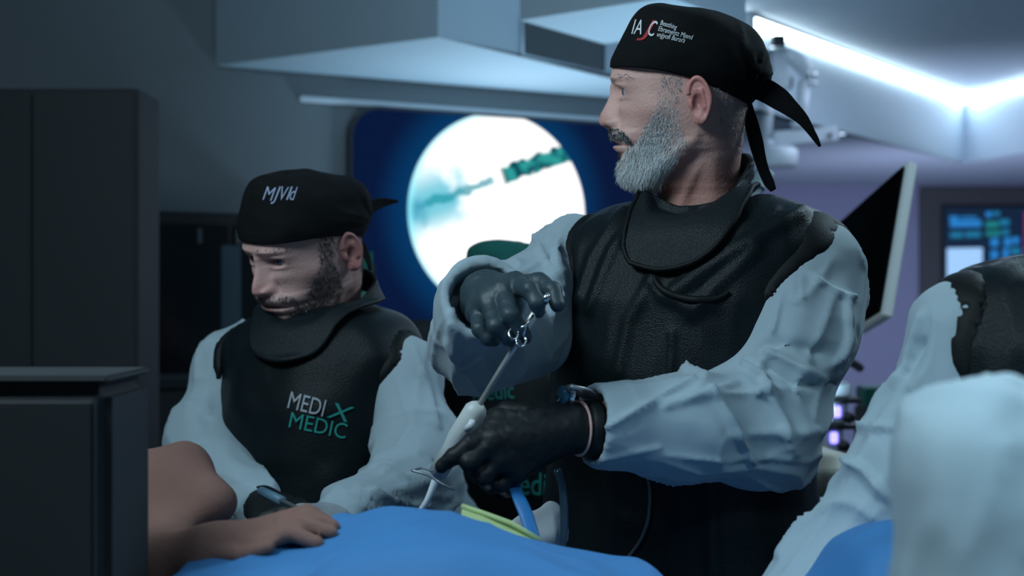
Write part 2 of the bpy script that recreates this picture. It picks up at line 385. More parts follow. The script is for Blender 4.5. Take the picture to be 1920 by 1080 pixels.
# ------------------------------------------------------------------ big wall display
def rrect(x0, x1, z0, z1, r, n=8):
    pts = []
    for cx, cz, a0 in ((x1-r, z1-r, 0), (x0+r, z1-r, 90), (x0+r, z0+r, 180), (x1-r, z0+r, 270)):
        for i in range(n+1):
            a = math.radians(a0+90*i/n); pts.append((cx+r*math.cos(a), cz+r*math.sin(a)))
    return pts
cc = wall_pt(926, 400, .0); CS = cc
disp = root('wall_display', (cc[0], cc[1], 0), 'large dark blue wall display showing a bright round endoscope picture', 'display')
def wp(x, z, off): return (CS[0]+WD[0]*x+WN[0]*off, CS[1]+WD[1]*x+WN[1]*off, CS[2]+z)
def slab(name, pts, o0, o1, m, parent):
    n = len(pts); V = [wp(x, z, o0) for x, z in pts]+[wp(x, z, o1) for x, z in pts]
    Fc = [list(range(n)), list(range(n, 2*n))[::-1]]+[[i, n+i, n+(i+1) % n, (i+1) % n] for i in range(n)]
    return mesh(name, V, [f[::-1] for f in Fc], m, parent, smooth=False)
sx0 = wall_t(655)-wall_t(926); sx1 = wall_t(1300)-wall_t(926); sz1 = (2.012-CS[2]); sz0 = -.60
slab('housing', rrect(sx0-.012, sx1+.012, sz0-.012, sz1+.012, .115), .002, .040, M_darkgrey, disp)
ms = bpy.data.materials.new('endoscope_picture'); ms.use_nodes = True; nt = ms.node_tree; N = nt.nodes; L = nt.links; N.clear()
out = N.new('ShaderNodeOutputMaterial'); em = N.new('ShaderNodeEmission'); L.new(em.outputs[0], out.inputs[0])
tc = N.new('ShaderNodeTexCoord'); sep = N.new('ShaderNodeSeparateXYZ'); L.new(tc.outputs['Object'], sep.inputs[0])
def mth(op, a, b=None, c=None, clamp=False):
    n = N.new('ShaderNodeMath'); n.operation = op; n.use_clamp = clamp
    for i, v in enumerate((a, b, c)):
        if v is None: continue
        if isinstance(v, (int, float)): n.inputs[i].default_value = v
        else: L.new(v, n.inputs[i])
    return n.outputs[0]
def mixc(f, a, b):
    n = N.new('ShaderNodeMix'); n.data_type = 'RGBA'; L.new(f, n.inputs[0])
    for i, v in ((6, a), (7, b)):
        if isinstance(v, tuple): n.inputs[i].default_value = (*v, 1)
        else: L.new(v, n.inputs[i])
    return n.outputs[2]
def sstep(x, a, b):
    n = N.new('ShaderNodeMapRange'); n.interpolation_type = 'SMOOTHSTEP'; n.inputs[1].default_value = a; n.inputs[2].default_value = b; L.new(x, n.inputs[0]); return n.outputs[0]
# picture coordinates on the panel: u along the wall, w up, origin at the middle of the round picture
u = mth('ADD', mth('MULTIPLY', sep.outputs[0], float(WD[0])), mth('MULTIPLY', sep.outputs[1], float(WD[1])))
w = mth('SUBTRACT', sep.outputs[2], float(CS[2]))
r = mth('SQRT', mth('ADD', mth('MULTIPLY', u, u), mth('MULTIPLY', w, w)))
nz = N.new('ShaderNodeTexNoise'); nz.inputs['Scale'].default_value = 9; nz.inputs['Detail'].default_value = 3; L.new(tc.outputs['Object'], nz.inputs['Vector'])
nz2 = N.new('ShaderNodeTexNoise'); nz2.inputs['Scale'].default_value = 26; nz2.inputs['Detail'].default_value = 2; L.new(tc.outputs['Object'], nz2.inputs['Vector'])
n1 = mth('SUBTRACT', nz.outputs['Fac'], .5); n2 = mth('SUBTRACT', nz2.outputs['Fac'], .5)
ca, sa = math.cos(.335), math.sin(.335)
al = mth('ADD', mth('MULTIPLY', u, ca), mth('MULTIPLY', mth('SUBTRACT', w, .137), sa))
ab = mth('ADD', mth('MULTIPLY', u, -sa), mth('MULTIPLY', mth('SUBTRACT', w, .137), ca))
ab2 = mth('ADD', ab, mth('MULTIPLY', n2, .05))
bgc = mixc(sstep(r, .38, .54), (.002, .045, .15), (.003, .011, .052))
bgc = mixc(sstep(u, .25, .7), bgc, (.004, .010, .045))
white = (1.0, 1.0, 1.0)
bl1 = mth('MULTIPLY', mth('MULTIPLY', sstep(mth('ADD', u, mth('MULTIPLY', n1, .5)), -.06, -.27), sstep(ab, .20, .02)), sstep(ab, -.18, -.03))
circ = mixc(mth('MULTIPLY', bl1, .95), white, (.10, .42, .52))
bd1 = mth('MULTIPLY', mth('MULTIPLY', sstep(ab2, .044, .034), sstep(ab2, -.036, -.028)), sstep(al, .0, .03))       # thick ragged edge, right half
bd2 = mth('MULTIPLY', mth('MULTIPLY', sstep(ab2, .016, .006), sstep(ab2, -.024, -.014)), sstep(al, -.01, -.04))     # thin edge, left half
dk = mixc(sstep(n2, -.12, .12), (.003, .05, .075), (.02, .24, .23))
circ = mixc(bd1, circ, dk); circ = mixc(mth('MULTIPLY', bd2, .85), circ, (.01, .24, .30))
bl2 = mth('MULTIPLY', mth('MULTIPLY', sstep(u, -.28, -.345), sstep(w, .06, .02)), sstep(mth('ADD', w, mth('MULTIPLY', n2, .15)), -.07, -.02))
circ = mixc(mth('MULTIPLY', bl2, .8), circ, (.06, .28, .40))
rim = mth('MULTIPLY', sstep(r, .350, .385), sstep(u, .15, -.2)); circ = mixc(mth('MULTIPLY', rim, .7), circ, (.25, .75, .85))
inside = sstep(r, .389, .382)
L.new(mixc(inside, bgc, circ), em.inputs[0])
L.new(mth('ADD', mth('MULTIPLY', inside, .55), .85), em.inputs[1])
slab('screen', rrect(sx0, sx1, sz0, sz1, .105), .040, .046, ms, disp)
# ------------------------------------------------------------------ left background
cab = root('tall_cabinet', (-1.2, 3.4, 0), 'tall plain cabinet coloured dark for the fade at the far left of the room', 'cabinet')
box('carcass', (-1.50, 3.30, .08), (-.963, 3.50, 1.865), M_midgrey, cab, .006)  # dark cabinet colour stands in for the fade towards the left edge
box('door', (-1.485, 3.285, .10), (-1.235, 3.299, 1.85), M_midgrey, cab, .003)
box('door', (-1.230, 3.285, .10), (-.973, 3.299, 1.85), M_midgrey, cab, .003)
box('plinth', (-1.48, 3.33, 0), (-.985, 3.48, .079), M_black, cab, .002)
for x in (-1.25, -1.215): box('handle', (x-.006, 3.265, .95), (x+.006, 3.284, 1.12), M_darkgrey, cab, .003)
low = root('equipment_cart', (-.50, 1.36, 0), 'equipment cart in a dark grey that stands in for shadow at lower left, nearest the camera', 'cart')
M_cart = mat('cart_grey', (.030, .035, .040), .75, .08, 5)  # cart colour darkened in place of shadow
box('cabinet_body', (-.72, 1.16, .12), (-.366, 1.30, 1.262), M_cart, low, .012)
box('top', (-.72, 1.16, 1.263), (-.366, 1.30, 1.270), M_cart, low, .004)
box('door', (-.71, 1.146, .15), (-.375, 1.159, 1.25), M_cart, low, .003); box('handle', (-.42, 1.135, .7), (-.41, 1.1455, .85), M_darkgrey, low, .003)
for sx in (-.69, -.41):
    for sy in (1.19, 1.27):
        tube('wheel', [(sx-.015, sy, .05), (sx+.015, sy, .05)], .05, M_rubber, low, seg=14); tube('wheel_stem', [(sx, sy, .06), (sx, sy, .121)], .008, M_chrome, low, seg=8)
rk = root('equipment_rack', wall_pt(390, 1000, .2)*np.array([1, 1, 0]), 'black equipment rack with a blue-grey strip against the back wall', 'rack')
rc = wall_pt(395, 540, .12); ra = wa
zt = 1.35+(540-402)/F*rc[1]
obox('carcass', (rc[0], rc[1], zt/2+.02), ra, (.29, .11, zt/2-.02), M_black, rk, .008)
fo = lambda x, z, o: np.array([rc[0]+WD[0]*x+WN[0]*o, rc[1]+WD[1]*x+WN[1]*o, z])
obox('glass_door', fo(-.13, zt/2+.02, .116), ra, (.125, .005, zt/2-.06), mat('smoked_glass', (.012, .014, .016), .12), rk, .003)
obox('glass_door', fo(.14, zt/2+.02, .116), ra, (.125, .005, zt/2-.06), MATS['smoked_glass'], rk, .003)
obox('light_strip_panel', fo(.005, zt-.28, .124), ra, (.034, .004, .17), mat('slate_blue_panel', (.05, .09, .12), .5), rk, .003)
for x in (-.10, .03): obox('faint_highlight', fo(x, zt-.08, .124), ra, (.008, .003, .025), mat('highlight_grey', (.12, .14, .15), .5), rk, .002)  # pale plates put in for two faint highlights on the rack
for x in (-.25, .25): obox('foot', fo(x, .02, .0), ra, (.02, .09, .02), M_rubber, rk, .002)
sh = root('side_counter', wall_pt(330, 1000, .35)*np.array([1, 1, 0]), 'grey side counter below the black equipment rack', 'counter')
hc = fo(-.02, 0, .26)
obox('worktop', (hc[0], hc[1], 1.055), ra, (.31, .13, .015), M_midgrey, sh, .004)
obox('base_unit', (hc[0], hc[1], .52), ra, (.30, .12, .52), M_darkgrey, sh, .006)
# green chair back and black chair behind the assistant
def chair_back(name, px, pyt, Y, wpx, label, m, yaw, seat_z=.55, mframe=None):
    c = P(px, pyt, Y); top = c[2]; ax = yaw_ax(yaw); w = wpx/F*Y/2
    r = root(name, (c[0], c[1], 0), label, 'chair'); mframe = mframe or M_black
    V, Fc = box_vf((c[0], c[1], top-.26), ax, (w, .035, .26), .034)
    o = mesh('backrest', V, Fc, m, r)
    V, Fc = box_vf(np.array([c[0], c[1], top-.26])+ax[1]*.045, ax, (w*.8, .015, .21), .014); mesh('back_shell', V, Fc, mframe, r)
    V, Fc = box_vf(np.array([c[0], c[1], seat_z])-ax[1]*.24, ax, (max(w, .2), .22, .045), .04); mesh('seat', V, Fc, m, r)
    p0 = np.array([c[0], c[1], 0])-ax[1]*.24
    tube('back_bracket', [np.array([c[0], c[1], top-.4])+ax[1]*.05, np.array([c[0], c[1], seat_z-.06])+ax[1]*.03, p0+[0, 0, seat_z-.06]], .016, mframe, r, n=14)
    tube('column', [p0+[0, 0, .08], p0+[0, 0, seat_z-.046]], .03, M_chrome, r, seg=14)
    for k in range(5):
        a = 2*math.pi*k/5+.3; e = p0+np.array([math.cos(a)*.27, math.sin(a)*.27, .07])
        tube('base_arm', [p0+[0, 0, .10], e], [.022, .014], mframe, r, seg=8)
        tube('wheel', [e+[0, -.012, -.035], e+[0, .012, -.035]], .034, M_rubber, r, seg=10)
    return r
chair_back('task_chair', 668, 446, 3.1, 66, 'green padded chair behind the bending person, in front of the blue display', M_green, -.25)
chair_back('task_chair', 800, 600, 3.80, 190, 'low black padded chair between the bending person and the standing person', mat('dark_vinyl', (.03, .036, .04), .5, .1, 9), -.1)
# ------------------------------------------------------------------ right background
arm = root('ceiling_arm', P(1460, 200, 5.75), 'white jointed equipment arm fixed to the ceiling step behind the standing person', 'equipment arm')
YA = 5.75; sc = YA/F
def aq(px, py, dy=0.0): return P(px, py, YA+dy)
def abox(name, x0, y0, x1, y1, d0, d1, m, bev=.004):
    a = P(x0, y0, YA); b = P(x1, y1, YA); return box(name, (a[0], YA+d0, b[2]), (b[0], YA+d1, a[2]), m, arm, bev)
abox('top_block', 1447, 67, 1471, 92, -.03, .05, M_black)
a = aq(1459, 92); tube('top_flange', [a+[0, .0, .0], a+[0, 0, -.012]], .062, M_chrome, arm, seg=20)
abox('post', 1449, 95, 1474, 142, -.035, .03, M_white)
abox('pivot_block', 1438, 140, 1478, 169, -.05, .05, M_white, .008)
abox('pivot_cover', 1476, 146, 1484, 166, -.03, .04, M_midgrey)
tube('link', [aq(1470, 100, .0), aq(1490, 110, .0), aq(1520, 145, .02)], [.055, .06, .04], M_white, arm, seg=10, flat=.6, n=10)
a = aq(1519, 146, 0); tube('joint_pin', [a+[0, -.06, .01], a+[0, .06, .01]], .018, M_chrome, arm, seg=14); tube('joint_ring', [a+[0, 0, -.022], a+[0, 0, -.032]], .036, M_chrome, arm, seg=16)
tube('drop_tube', [aq(1509, 150), aq(1500, 238)], .028, M_white, arm, seg=14)
tube('drop_tube', [aq(1440, 172, .0), aq(1434, 262, .0)], .030, M_white, arm, seg=14)
tube('collar', [aq(1501, 230), aq(1499, 242)], .042, M_white, arm, seg=14)
V, Fc = box_vf((aq(1508, 257)), np.array([[1, 0, .08], [0, 1, 0], [-.08, 0, 1]]), (61*sc, .035, 13.5*sc), .006); mesh('cross_bar', V, Fc, M_white, arm, smooth=False)
a = aq(1556, 254, -.036); tube('bolt', [a, a+[0, -.008, 0]], .010, M_black, arm, seg=10)
a = aq(1572, 253); tube('end_pin', [a+[-.02, 0, 0], a+[.03, 0, 0]], .008, M_chrome, arm, seg=8)
a = aq(1455, 277); tube('round_base', [a, a+[0, 0, -.012], a+[0, 0, -.075], a+[0, 0, -.09]], [.085, .096, .096, .085], M_white, arm, seg=28)
tube('neck', [aq(1437, 262), aq(1440, 279)], .04, M_white, arm, seg=14)
abox('wall_bracket', 1445, 84, 1473, 98, .03, .17, M_white)
# tilted flat monitor hung beside the man
TR = P(1712, 303, 3.0); BR = P(1664, 594, 2.9); TL = P(1572, 362, 3.6); BL = TL+BR-TR
mon = root('flat_monitor', (TL+BR)/2, 'large black monitor with a pale edge, seen at a slant behind the standing person\'s shoulder', 'monitor')
dn = (BR-TR)/np.linalg.norm(BR-TR); wd = TL-TR; wd -= dn*np.dot(wd, dn); ww = np.linalg.norm(wd)/2; wd /= ww*2; nn = np.cross(wd, dn); hh = np.linalg.norm(BR-TR)/2
if nn[0] > 0: nn = -nn
axm = np.array([wd, nn, dn])
if np.linalg.det(axm) < 0: axm[0] *= -1
mc = TR+wd*ww+dn*hh
obox('screen', mc+nn*.016, axm, (ww-.012, .004, hh-.012), mat('switched_off_screen', (.003, .004, .005), .9, .05, spec=.0), mon, .002)
obox('frame', mc, axm, (ww, .013, hh), mat('pale_plastic', (.66, .70, .70), .5, .04), mon, .004)
obox('rear_cover', mc-nn*.025, axm, (ww*.7, .013, hh*.7), M_white, mon, .01)
tube('support_arm', [mc-nn*.036+wd*ww*.5, mc-nn*.05+wd*ww*.5+dn*hh*.9, P(1612, 690, 3.46)], .012, M_black, mon, n=16)
# the lit information screen in its dark niche on the rear wall
YR = 9.6
ni = prism; a = P(1722, 352, YR); b = P(2150, 352, YR)
o = box('trim_2', (a[0], YR-.03, 1.02), (b[0], YR-.002, a[2]), M_walldark, None, .004); struct(o)
inf = root('information_screen', (P(1850, 460, YR)[0], YR-.03, 1.3), 'lit wall screen with blue and white windows at the right edge', 'screen')
def ibox(name, x0, y0, x1, y1, d, m, par=inf):
    p = P(x0, y0, YR); q = P(x1, y1, YR); return box(name, (p[0], YR-d, q[2]), (q[0], YR-d+.006 if d < .05 else YR-.031, p[2]), m, par, .0)
ibox('housing', 1762, 386, 2080, 604, .055, M_black)
E = lambda n, c, s: mat('window_'+n, (.01, .01, .01), .4, emit=c, estr=s)
ibox('screen', 1766, 390, 2076, 600, .0602, E('dark', (.004, .018, .05), .8))
def win(x0, y0, x1, y1, c, s=1.0, n=None):
    p = P(x0, y0, YR); q = P(x1, y1, YR); sl = .045*(p[0]-q[0])
    mesh('window_panel', [(p[0], YR-.0665, p[2]), (q[0], YR-.0665, p[2]+.015*(q[0]-p[0])), (q[0], YR-.0665, q[2]+.015*(q[0]-p[0])), (p[0], YR-.0665, q[2])], [[0, 3, 2, 1]], E(n, c, s), inf, smooth=False)
blu = (.02, .22, .62); cyn = (.01, .18, .36); gr_ = (.01, .22, .24)
win(1770, 466, 1836, 580, (.36, .62, 1.0), 1.0, 'white')
for (x0, y0, x1, y1, c, n) in ((1775, 406, 1791, 416, blu, 'blue'), (1795, 407, 1826, 411, blu, 'blue'), (1776, 414, 1834, 427, blu, 'blue'), (1776, 436, 1800, 447, cyn, 'cyan'), (1804, 435, 1833, 446, cyn, 'cyan'),
        (1842, 398, 1854, 408, blu, 'blue'), (1857, 397, 1868, 406, cyn, 'cyan'), (1842, 416, 1866, 428, gr_, 'green'), (1868, 412, 1886, 424, cyn, 'cyan'), (1842, 434, 1870, 443, gr_, 'green'), (1872, 431, 1886, 441, cyn, 'cyan'),
        (1851, 447, 1866, 463, blu, 'blue'), (1876, 446, 1890, 462, blu, 'blue'), (1892, 445, 1904, 458, blu, 'blue'), (1851, 470, 1865, 486, blu, 'blue'), (1874, 466, 1885, 492, blu, 'blue'), (1888, 465, 1907, 478, cyn, 'cyan'), (1849, 490, 1866, 504, blu, 'blue'), (1872, 490, 1895, 503, gr_, 'green')):
    win(x0, y0, x1, y1, c, .9, n)
win(1914, 398, 1965, 560, (.28, .02, .16), .8, 'magenta')
# equipment tower
YT = 3.2
tw = root('equipment_tower', (P(1560, 760, YT)[0], YT+.2, 0), 'black equipment tower with glowing violet buttons behind the standing person\'s elbow', 'equipment tower')
def tb(name, x0, y0, x1, y1, d0, d1, m, par=tw, bev=.004):
    p = P(x0, y0, YT); q = P(x1, y1, YT); return box(name, (p[0], YT+d0, q[2]), (q[0], YT+d1, p[2]), m, par, bev)
tb('rear_post', 1594, 668, 1622, 1000, .22, .27, M_black)
tb('rear_post', 1430, 668, 1450, 1000, .22, .27, M_black)
tb('rear_panel', 1450, 700, 1594, 1000, .24, .26, M_black)
for y in (748, 797, 850, 960): tb('shelf', 1430, y, 1618, y+9, 0, .25, M_black)
for i, (y0, y1) in enumerate(((718, 747), (752, 796), (801, 849))):
    dv = tb('console', 1470, y0, 1600-8*i, y1, .01, .2, mat('console_grey', (.34, .38, .42), .45, .05), tw, .006)
    if i:
        cx = 1571-6*i+6; tb('power_button', cx-7, y0+10, cx+7, y0+31, .002, .012, mat('violet_button', (.1, .1, .4), .4, emit=(.25, .22, 1.0), estr=3.0), tw, .003)
        tb('status_light', cx-20, y1-9, cx-14, y1-4, .004, .012, mat('yellow_light', (.3, .3, .02), .4, emit=(.6, .6, .1), estr=.6), tw, .001)
        V, Fc = tube_vf([P(1596-8*i, y1-14, YT)+[0, .005, 0], P(1596-8*i, y1-14, YT)+[0, -.02, 0]], .014, 12); mesh('knob', V, Fc, M_black, tw)
p = P(1530, 0, YT)
for x in (P(1440, 0, YT)[0], P(1608, 0, YT)[0]): tube('leg', [(x, YT+.24, 0), (x, YT+.24, P(0, 995, YT)[2])], .018, M_black, tw, seg=10)
for x in (P(1440, 0, YT)[0], P(1608, 0, YT)[0]): tube('leg', [(x, YT+.02, 0), (x, YT+.02, P(0, 966, YT)[2])], .012, M_black, tw, seg=10)
gb = root('storage_box', P(1640, 745, 4.2)*np.array([1, 1, 0]), 'small green box on a stand against the lavender wall', 'box')
p = P(1622, 727, 4.2); q = P(1672, 765, 4.2)
box('box_body', (p[0], 4.2, q[2]), (q[0], 4.32, p[2]), M_green, gb, .006); box('stand', (p[0], 4.2, 0), (q[0], 4.34, q[2]-.001), M_midgrey, gb, .006)
# cream padded stool
st = root('padded_stool', P(1530, 900, 2.45)*np.array([1, 1, 0]), 'cream padded seat showing under the standing person\'s elbow', 'stool')
p = P(1532, 880, 2.45)
V, Fc = box_vf(p, yaw_ax(.2), (.055, .11, .036), .02); mesh('cushion', V, Fc, M_cream, st)
V, Fc = box_vf(p-[0, 0, .045], yaw_ax(.2), (.05, .10, .008), .004); mesh('seat_plate', V, Fc, M_darkgrey, st)
tube('column', [(p[0], p[1], .03), (p[0], p[1], p[2]-.05)], .022, M_chrome, st, seg=14)
tube('foot_plate', [(p[0], p[1], 0), (p[0], p[1], .02), (p[0], p[1], .035)], [.2, .2, .03], M_darkgrey, st, seg=28)
# ------------------------------------------------------------------ people: heads
HS = 1297.0                                   # head units per metre
def smooth01(x): x = np.clip(x, 0, 1); return x*x*(3-2*x)
def in_poly(x, y, poly):
    r = np.zeros(len(x), bool); n = len(poly)
    for i in range(n):
        x0, y0 = poly[i]; x1, y1 = poly[(i+1) % n]
        c = ((y0 > y) != (y1 > y)) & (x < (x1-x0)*(y-y0)/(y1-y0+1e-12)+x0); r ^= c
    return r
ROWS = np.array([  # y, front, back, half width, widest x
 (36,1288,1302,5,1295),(40,1262,1328,30,1297),(48,1228,1360,56,1299),(62,1198,1388,76,1301),(85,1170,1405,92,1303),(110,1156,1412,99,1305),(130,1150,1412,102,1306),
 (146,1148,1410,102,1306),(158,1152,1407,101,1306),(170,1157,1404,100,1306),(185,1160,1400,99,1306),(200,1161,1397,97,1306),(220,1161,1395,94,1305),(236,1158,1393,91,1305),(246,1150,1392,89,1304),
 (252,1147,1392,87,1304),(259,1150,1391,86,1303),(266,1158,1391,84,1303),(269,1160,1391,83,1303),(273,1155,1390,82,1303),(279,1157,1390,80,1303),(287,1165,1389,79,1302),(298,1165,1388,76,1301),(312,1163,1387,72,1300),
 (325,1166,1387,68,1300),(335,1175,1387,65,1302),(343,1192,1388,63,1306),(350,1216,1388,61,1310),(358,1233,1390,60,1313),(372,1240,1393,60,1317),(400,1252,1402,64,1328),(430,1258,1424,80,1340),(470,1258,1448,118,1350),(520,1258,1455,135,1352),(560,1270,1440,110,1352)], float)
SKIN = np.array((.74, .44, .385))
BEARD = [(1238,150),(1264,150),(1268,195),(1282,246),(1290,264),(1262,315),(1235,352),(1205,366),(1150,345),(1156,300),(1170,296),(1184,268),(1200,262),(1212,240),(1224,214),(1236,190)]
MOUST = [(1138,243),(1150,240),(1166,238),(1180,248),(1188,262),(1180,262),(1164,256),(1146,257)]
SOUL = [(1156,284),(1168,282),(1168,300),(1156,302)]
NAPE = [(1335,160),(1420,160),(1420,215),(1405,270),(1380,285),(1350,245)]
def head_local(skin=SKIN, beardcol=(.30,.27,.27), hairmix=.55, beard=True, nosek=1.0):
    """head and neck as one surface; returns local points in head units (x, lateral, y), faces, colours"""
    ys = np.concatenate([np.linspace(36, 62, 12)[:-1], np.linspace(62, 140, 26)[:-1], np.linspace(140, 360, 130)[:-1], np.linspace(360, 560, 36)])
    xf, xb, hw, cx = (pchip(ROWS[:, 0], ROWS[:, k], ys) for k in (1, 2, 3, 4))
    nc = 168; t = np.linspace(-1, 1, nc, endpoint=False); ph = math.pi*(t*(.62+.38*np.abs(t)))     # denser at the face
    Y, PH = np.meshgrid(ys, ph, indexing='ij'); c = np.cos(PH); s = np.sin(PH)
    neck = smooth01((Y-330)/40); nf = 2.3-.3*neck; e = np.where(c > 0, 2/nf, 2/2.05)
    a = np.where(c > 0, (cx-xf)[:, None], (xb-cx)[:, None])
    X = cx[:, None]-a*np.sign(c)*np.abs(c)**e; Lt = hw[:, None]*np.sign(s)*np.abs(s)**e
    l = np.abs(Lt); fr = (c > 0).astype(float)
    g = lambda u, v, su, sv, u0=0: np.exp(-((l-u)/su)**2-((Y-v)/sv)**2)*fr
    # nose
    ny = [150, 158, 165, 178, 190, 205, 218, 226, 233, 239, 245, 251]; nv = [0, 4, 9, 13, 19, 27, 33, 34, 30, 18, 5, 0]; sw = [8, 8, 8.5, 9.5, 11, 13, 15.5, 17, 17, 15, 14, 14]
    nn = np.where((Y > 150) & (Y < 251), pchip(ny, nv, np.clip(Y, 150, 251)), 0)*nosek; ns = pchip(ny, sw, np.clip(Y, 150, 251))
    X -= nn*np.exp(-(l/ns)**2.2)*fr
    X -= 13*g(19, 229, 7, 8); X += 5*g(31, 226, 5, 12); X += 7*g(9, 241, 5, 3.5)
    # eye sockets, lids, brow, cheek, mouth
    X += 15*g(36, 170, 19, 13); X += 6*g(22, 168, 8, 9); X -= 9.5*g(40, 161.5, 19, 5.5); X -= 6.5*g(41, 183, 18, 5); X -= 5*g(59, 171, 8, 10); X -= 4*g(36, 148, 28, 7)
    X += 4*g(24, 192, 8, 12); X -= 4*g(46, 203, 20, 12); X += 3*np.exp(-((l-34)/6)**2-((Y-(232+.9*(l-30)))/16)**2)*fr
    X += 5*np.exp(-(l/27)**4-((Y-268.5)/2.4)**2)*fr; X -= 2.2*np.exp(-(l/22)**2-((Y-275)/4)**2)*fr; X += 3*g(32, 268, 6, 6)
    Lt += np.sign(Lt)*(4.5*np.exp(-((X-1225)/26)**2-((Y-205)/20)**2)-5*np.exp(-((X-1225)/30)**2-((Y-255)/22)**2)-4*np.exp(-((X-1205)/30)**2-((Y-140)/22)**2))
    # under the jaw the neck steps in
    yj = 352-(np.clip(X, 1190, 1305)-1190)*.72; wj = smooth01((Y-yj)/22)*smooth01((1345-X)/45)*(1-smooth01((Y-380)/40))*smooth01((X-1180)/30)
    Lt -= np.sign(Lt)*11*wj*np.minimum(1, l/30)
    Lt += np.sign(Lt)*5*np.exp(-((Y-(yj-14))/13)**2)*smooth01((X-1190)/30)*smooth01((1320-X)/20)*np.minimum(1, l/30)
    # neck tendon
    xt = 1262+(420-Y)*.42; Lt += np.sign(Lt)*4*np.exp(-((X-xt)/9)**2)*smooth01((Y-285)/40)*(1-smooth01((Y-420)/30))
    V = np.stack([X, Lt, Y], -1).reshape(-1, 3); nr = len(ys)
    i = np.arange(nr-1)[:, None]; j = np.arange(nc)[None, :]; k = (j+1) % nc
    Q = np.stack([i*nc+j, i*nc+k, (i+1)*nc+k, (i+1)*nc+j], -1).reshape(-1, 4)
    x, lt, y = V.T; al = np.abs(lt)
    col = np.tile(np.asarray(skin), (len(V), 1))
    def tint(w, cc): nonlocal col; col = col*(1-w[:, None])+np.asarray(cc)*w[:, None]
    fm = x < 1250
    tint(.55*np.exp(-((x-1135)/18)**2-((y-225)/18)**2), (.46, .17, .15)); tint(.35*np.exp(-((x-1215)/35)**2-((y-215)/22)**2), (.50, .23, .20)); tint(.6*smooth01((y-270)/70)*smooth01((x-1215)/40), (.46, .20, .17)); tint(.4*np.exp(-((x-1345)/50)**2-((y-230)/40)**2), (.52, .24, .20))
    tint(.75*np.exp(-((y-262)/4.5)**2-(al/26)**4)*fm, (.40, .16, .15)); tint(.7*np.exp(-((y-276)/5)**2-(al/23)**4)*fm, (.40, .17, .16)); tint(.9*np.exp(-((y-268.5)/2.2)**2-(al/27)**4)*fm, (.14, .05, .05))
    tint(.5*np.exp(-((x-1178)/16)**2-((y-172)/11)**2), (.36, .17, .15))
    if beard:
        for poly, w in ((BEARD, hairmix), (MOUST, hairmix), (SOUL, hairmix)): tint(w*in_poly(x, y, poly).astype(float)*(.25+.75*smooth01((y-170)/70)), beardcol)
        tint(.2*in_poly(x, y, NAPE).astype(float), beardcol)
    return V, Q, col
def ear_local(skin=SKIN):
    ca, sa = math.cos(.16), math.sin(.16); cb, sb = math.cos(.35), math.sin(.35)
    def fn(p):
        x = p[:, 0]*ca+p[:, 2]*sa; z = -p[:, 0]*sa+p[:, 2]*ca; y = p[:, 1]
        y = y-.32*(x+16)                                                    # rear edge stands off the head
        q = np.c_[x, y, z]
        sx = np.where(z > 0, 1, 1-.30*np.clip(-z/42, 0, 1)); q2 = np.c_[x/sx, y, z]
        d = ell_d(q2, (0, 0, 0), (21, 6.5, 41))
        th = np.arctan2(z/38, (x/sx)/19); ring = np.c_[19*np.cos(th)*sx, np.full(len(x), 4.), 38*np.sin(th)]
        rr = 4.6*np.where((x < -3) & (z < 12), .35, 1); d = smin(d, np.linalg.norm(q-ring, axis=1)-rr, 4)
        d = smin(d, cap_d(q, (6, 5, 16), (8, 5, -14), 3.4, 3.8), 4)                    # antihelix
        d = smin(d, ell_d(q, (-14, 4, -6), (5, 5, 8)), 4); d = smin(d, ell_d(q, (-4, 2, -33), (12, 6.5, 11)), 5)
        d = smax(d, -ell_d(q, (-3, 9, -4), (9, 11, 15)), 4)
        return d
    V, Q = nets(fn, (-34, -14, -50), (36, 26, 50), 1.7); V = relax(V, Q, 1)
    x, y, z = V.T; w = np.exp(-((x+3)/9)**2-((z+4)/14)**2)
    col = np.tile(np.array((.60, .25, .22)), (len(V), 1))*(1-.35*w[:, None])
    return V, Q, col
EARV = None
class Head:
    """places head-unit points in the room: centre, backward axis, lateral axis (away from the side seen), up axis"""
    def __init__(s, C, ex, ey, ez, k=1.0): s.C = np.array(C, float); s.A = np.array([ex, ey, ez], float); s.k = k/HS
    def w(s, V):
        V = np.asarray(V, float).reshape(-1, 3); q = np.c_[V[:, 0]-1285, V[:, 1], 190-V[:, 2]]*s.k
        return q@s.A+s.C
    def inv(s, Pw): q = ((np.asarray(Pw)-s.C)@s.A.T)/s.k; return np.c_[q[:, 0]+1285, q[:, 1], 190-q[:, 2]]
def axes_from(fwd, up):
    fwd = np.array(fwd, float); fwd /= np.linalg.norm(fwd); up = np.array(up, float); up -= fwd*(up@fwd); up /= np.linalg.norm(up)
    ex = -fwd; ez = up; ey = np.cross(ez, ex); return ex, ey, ez
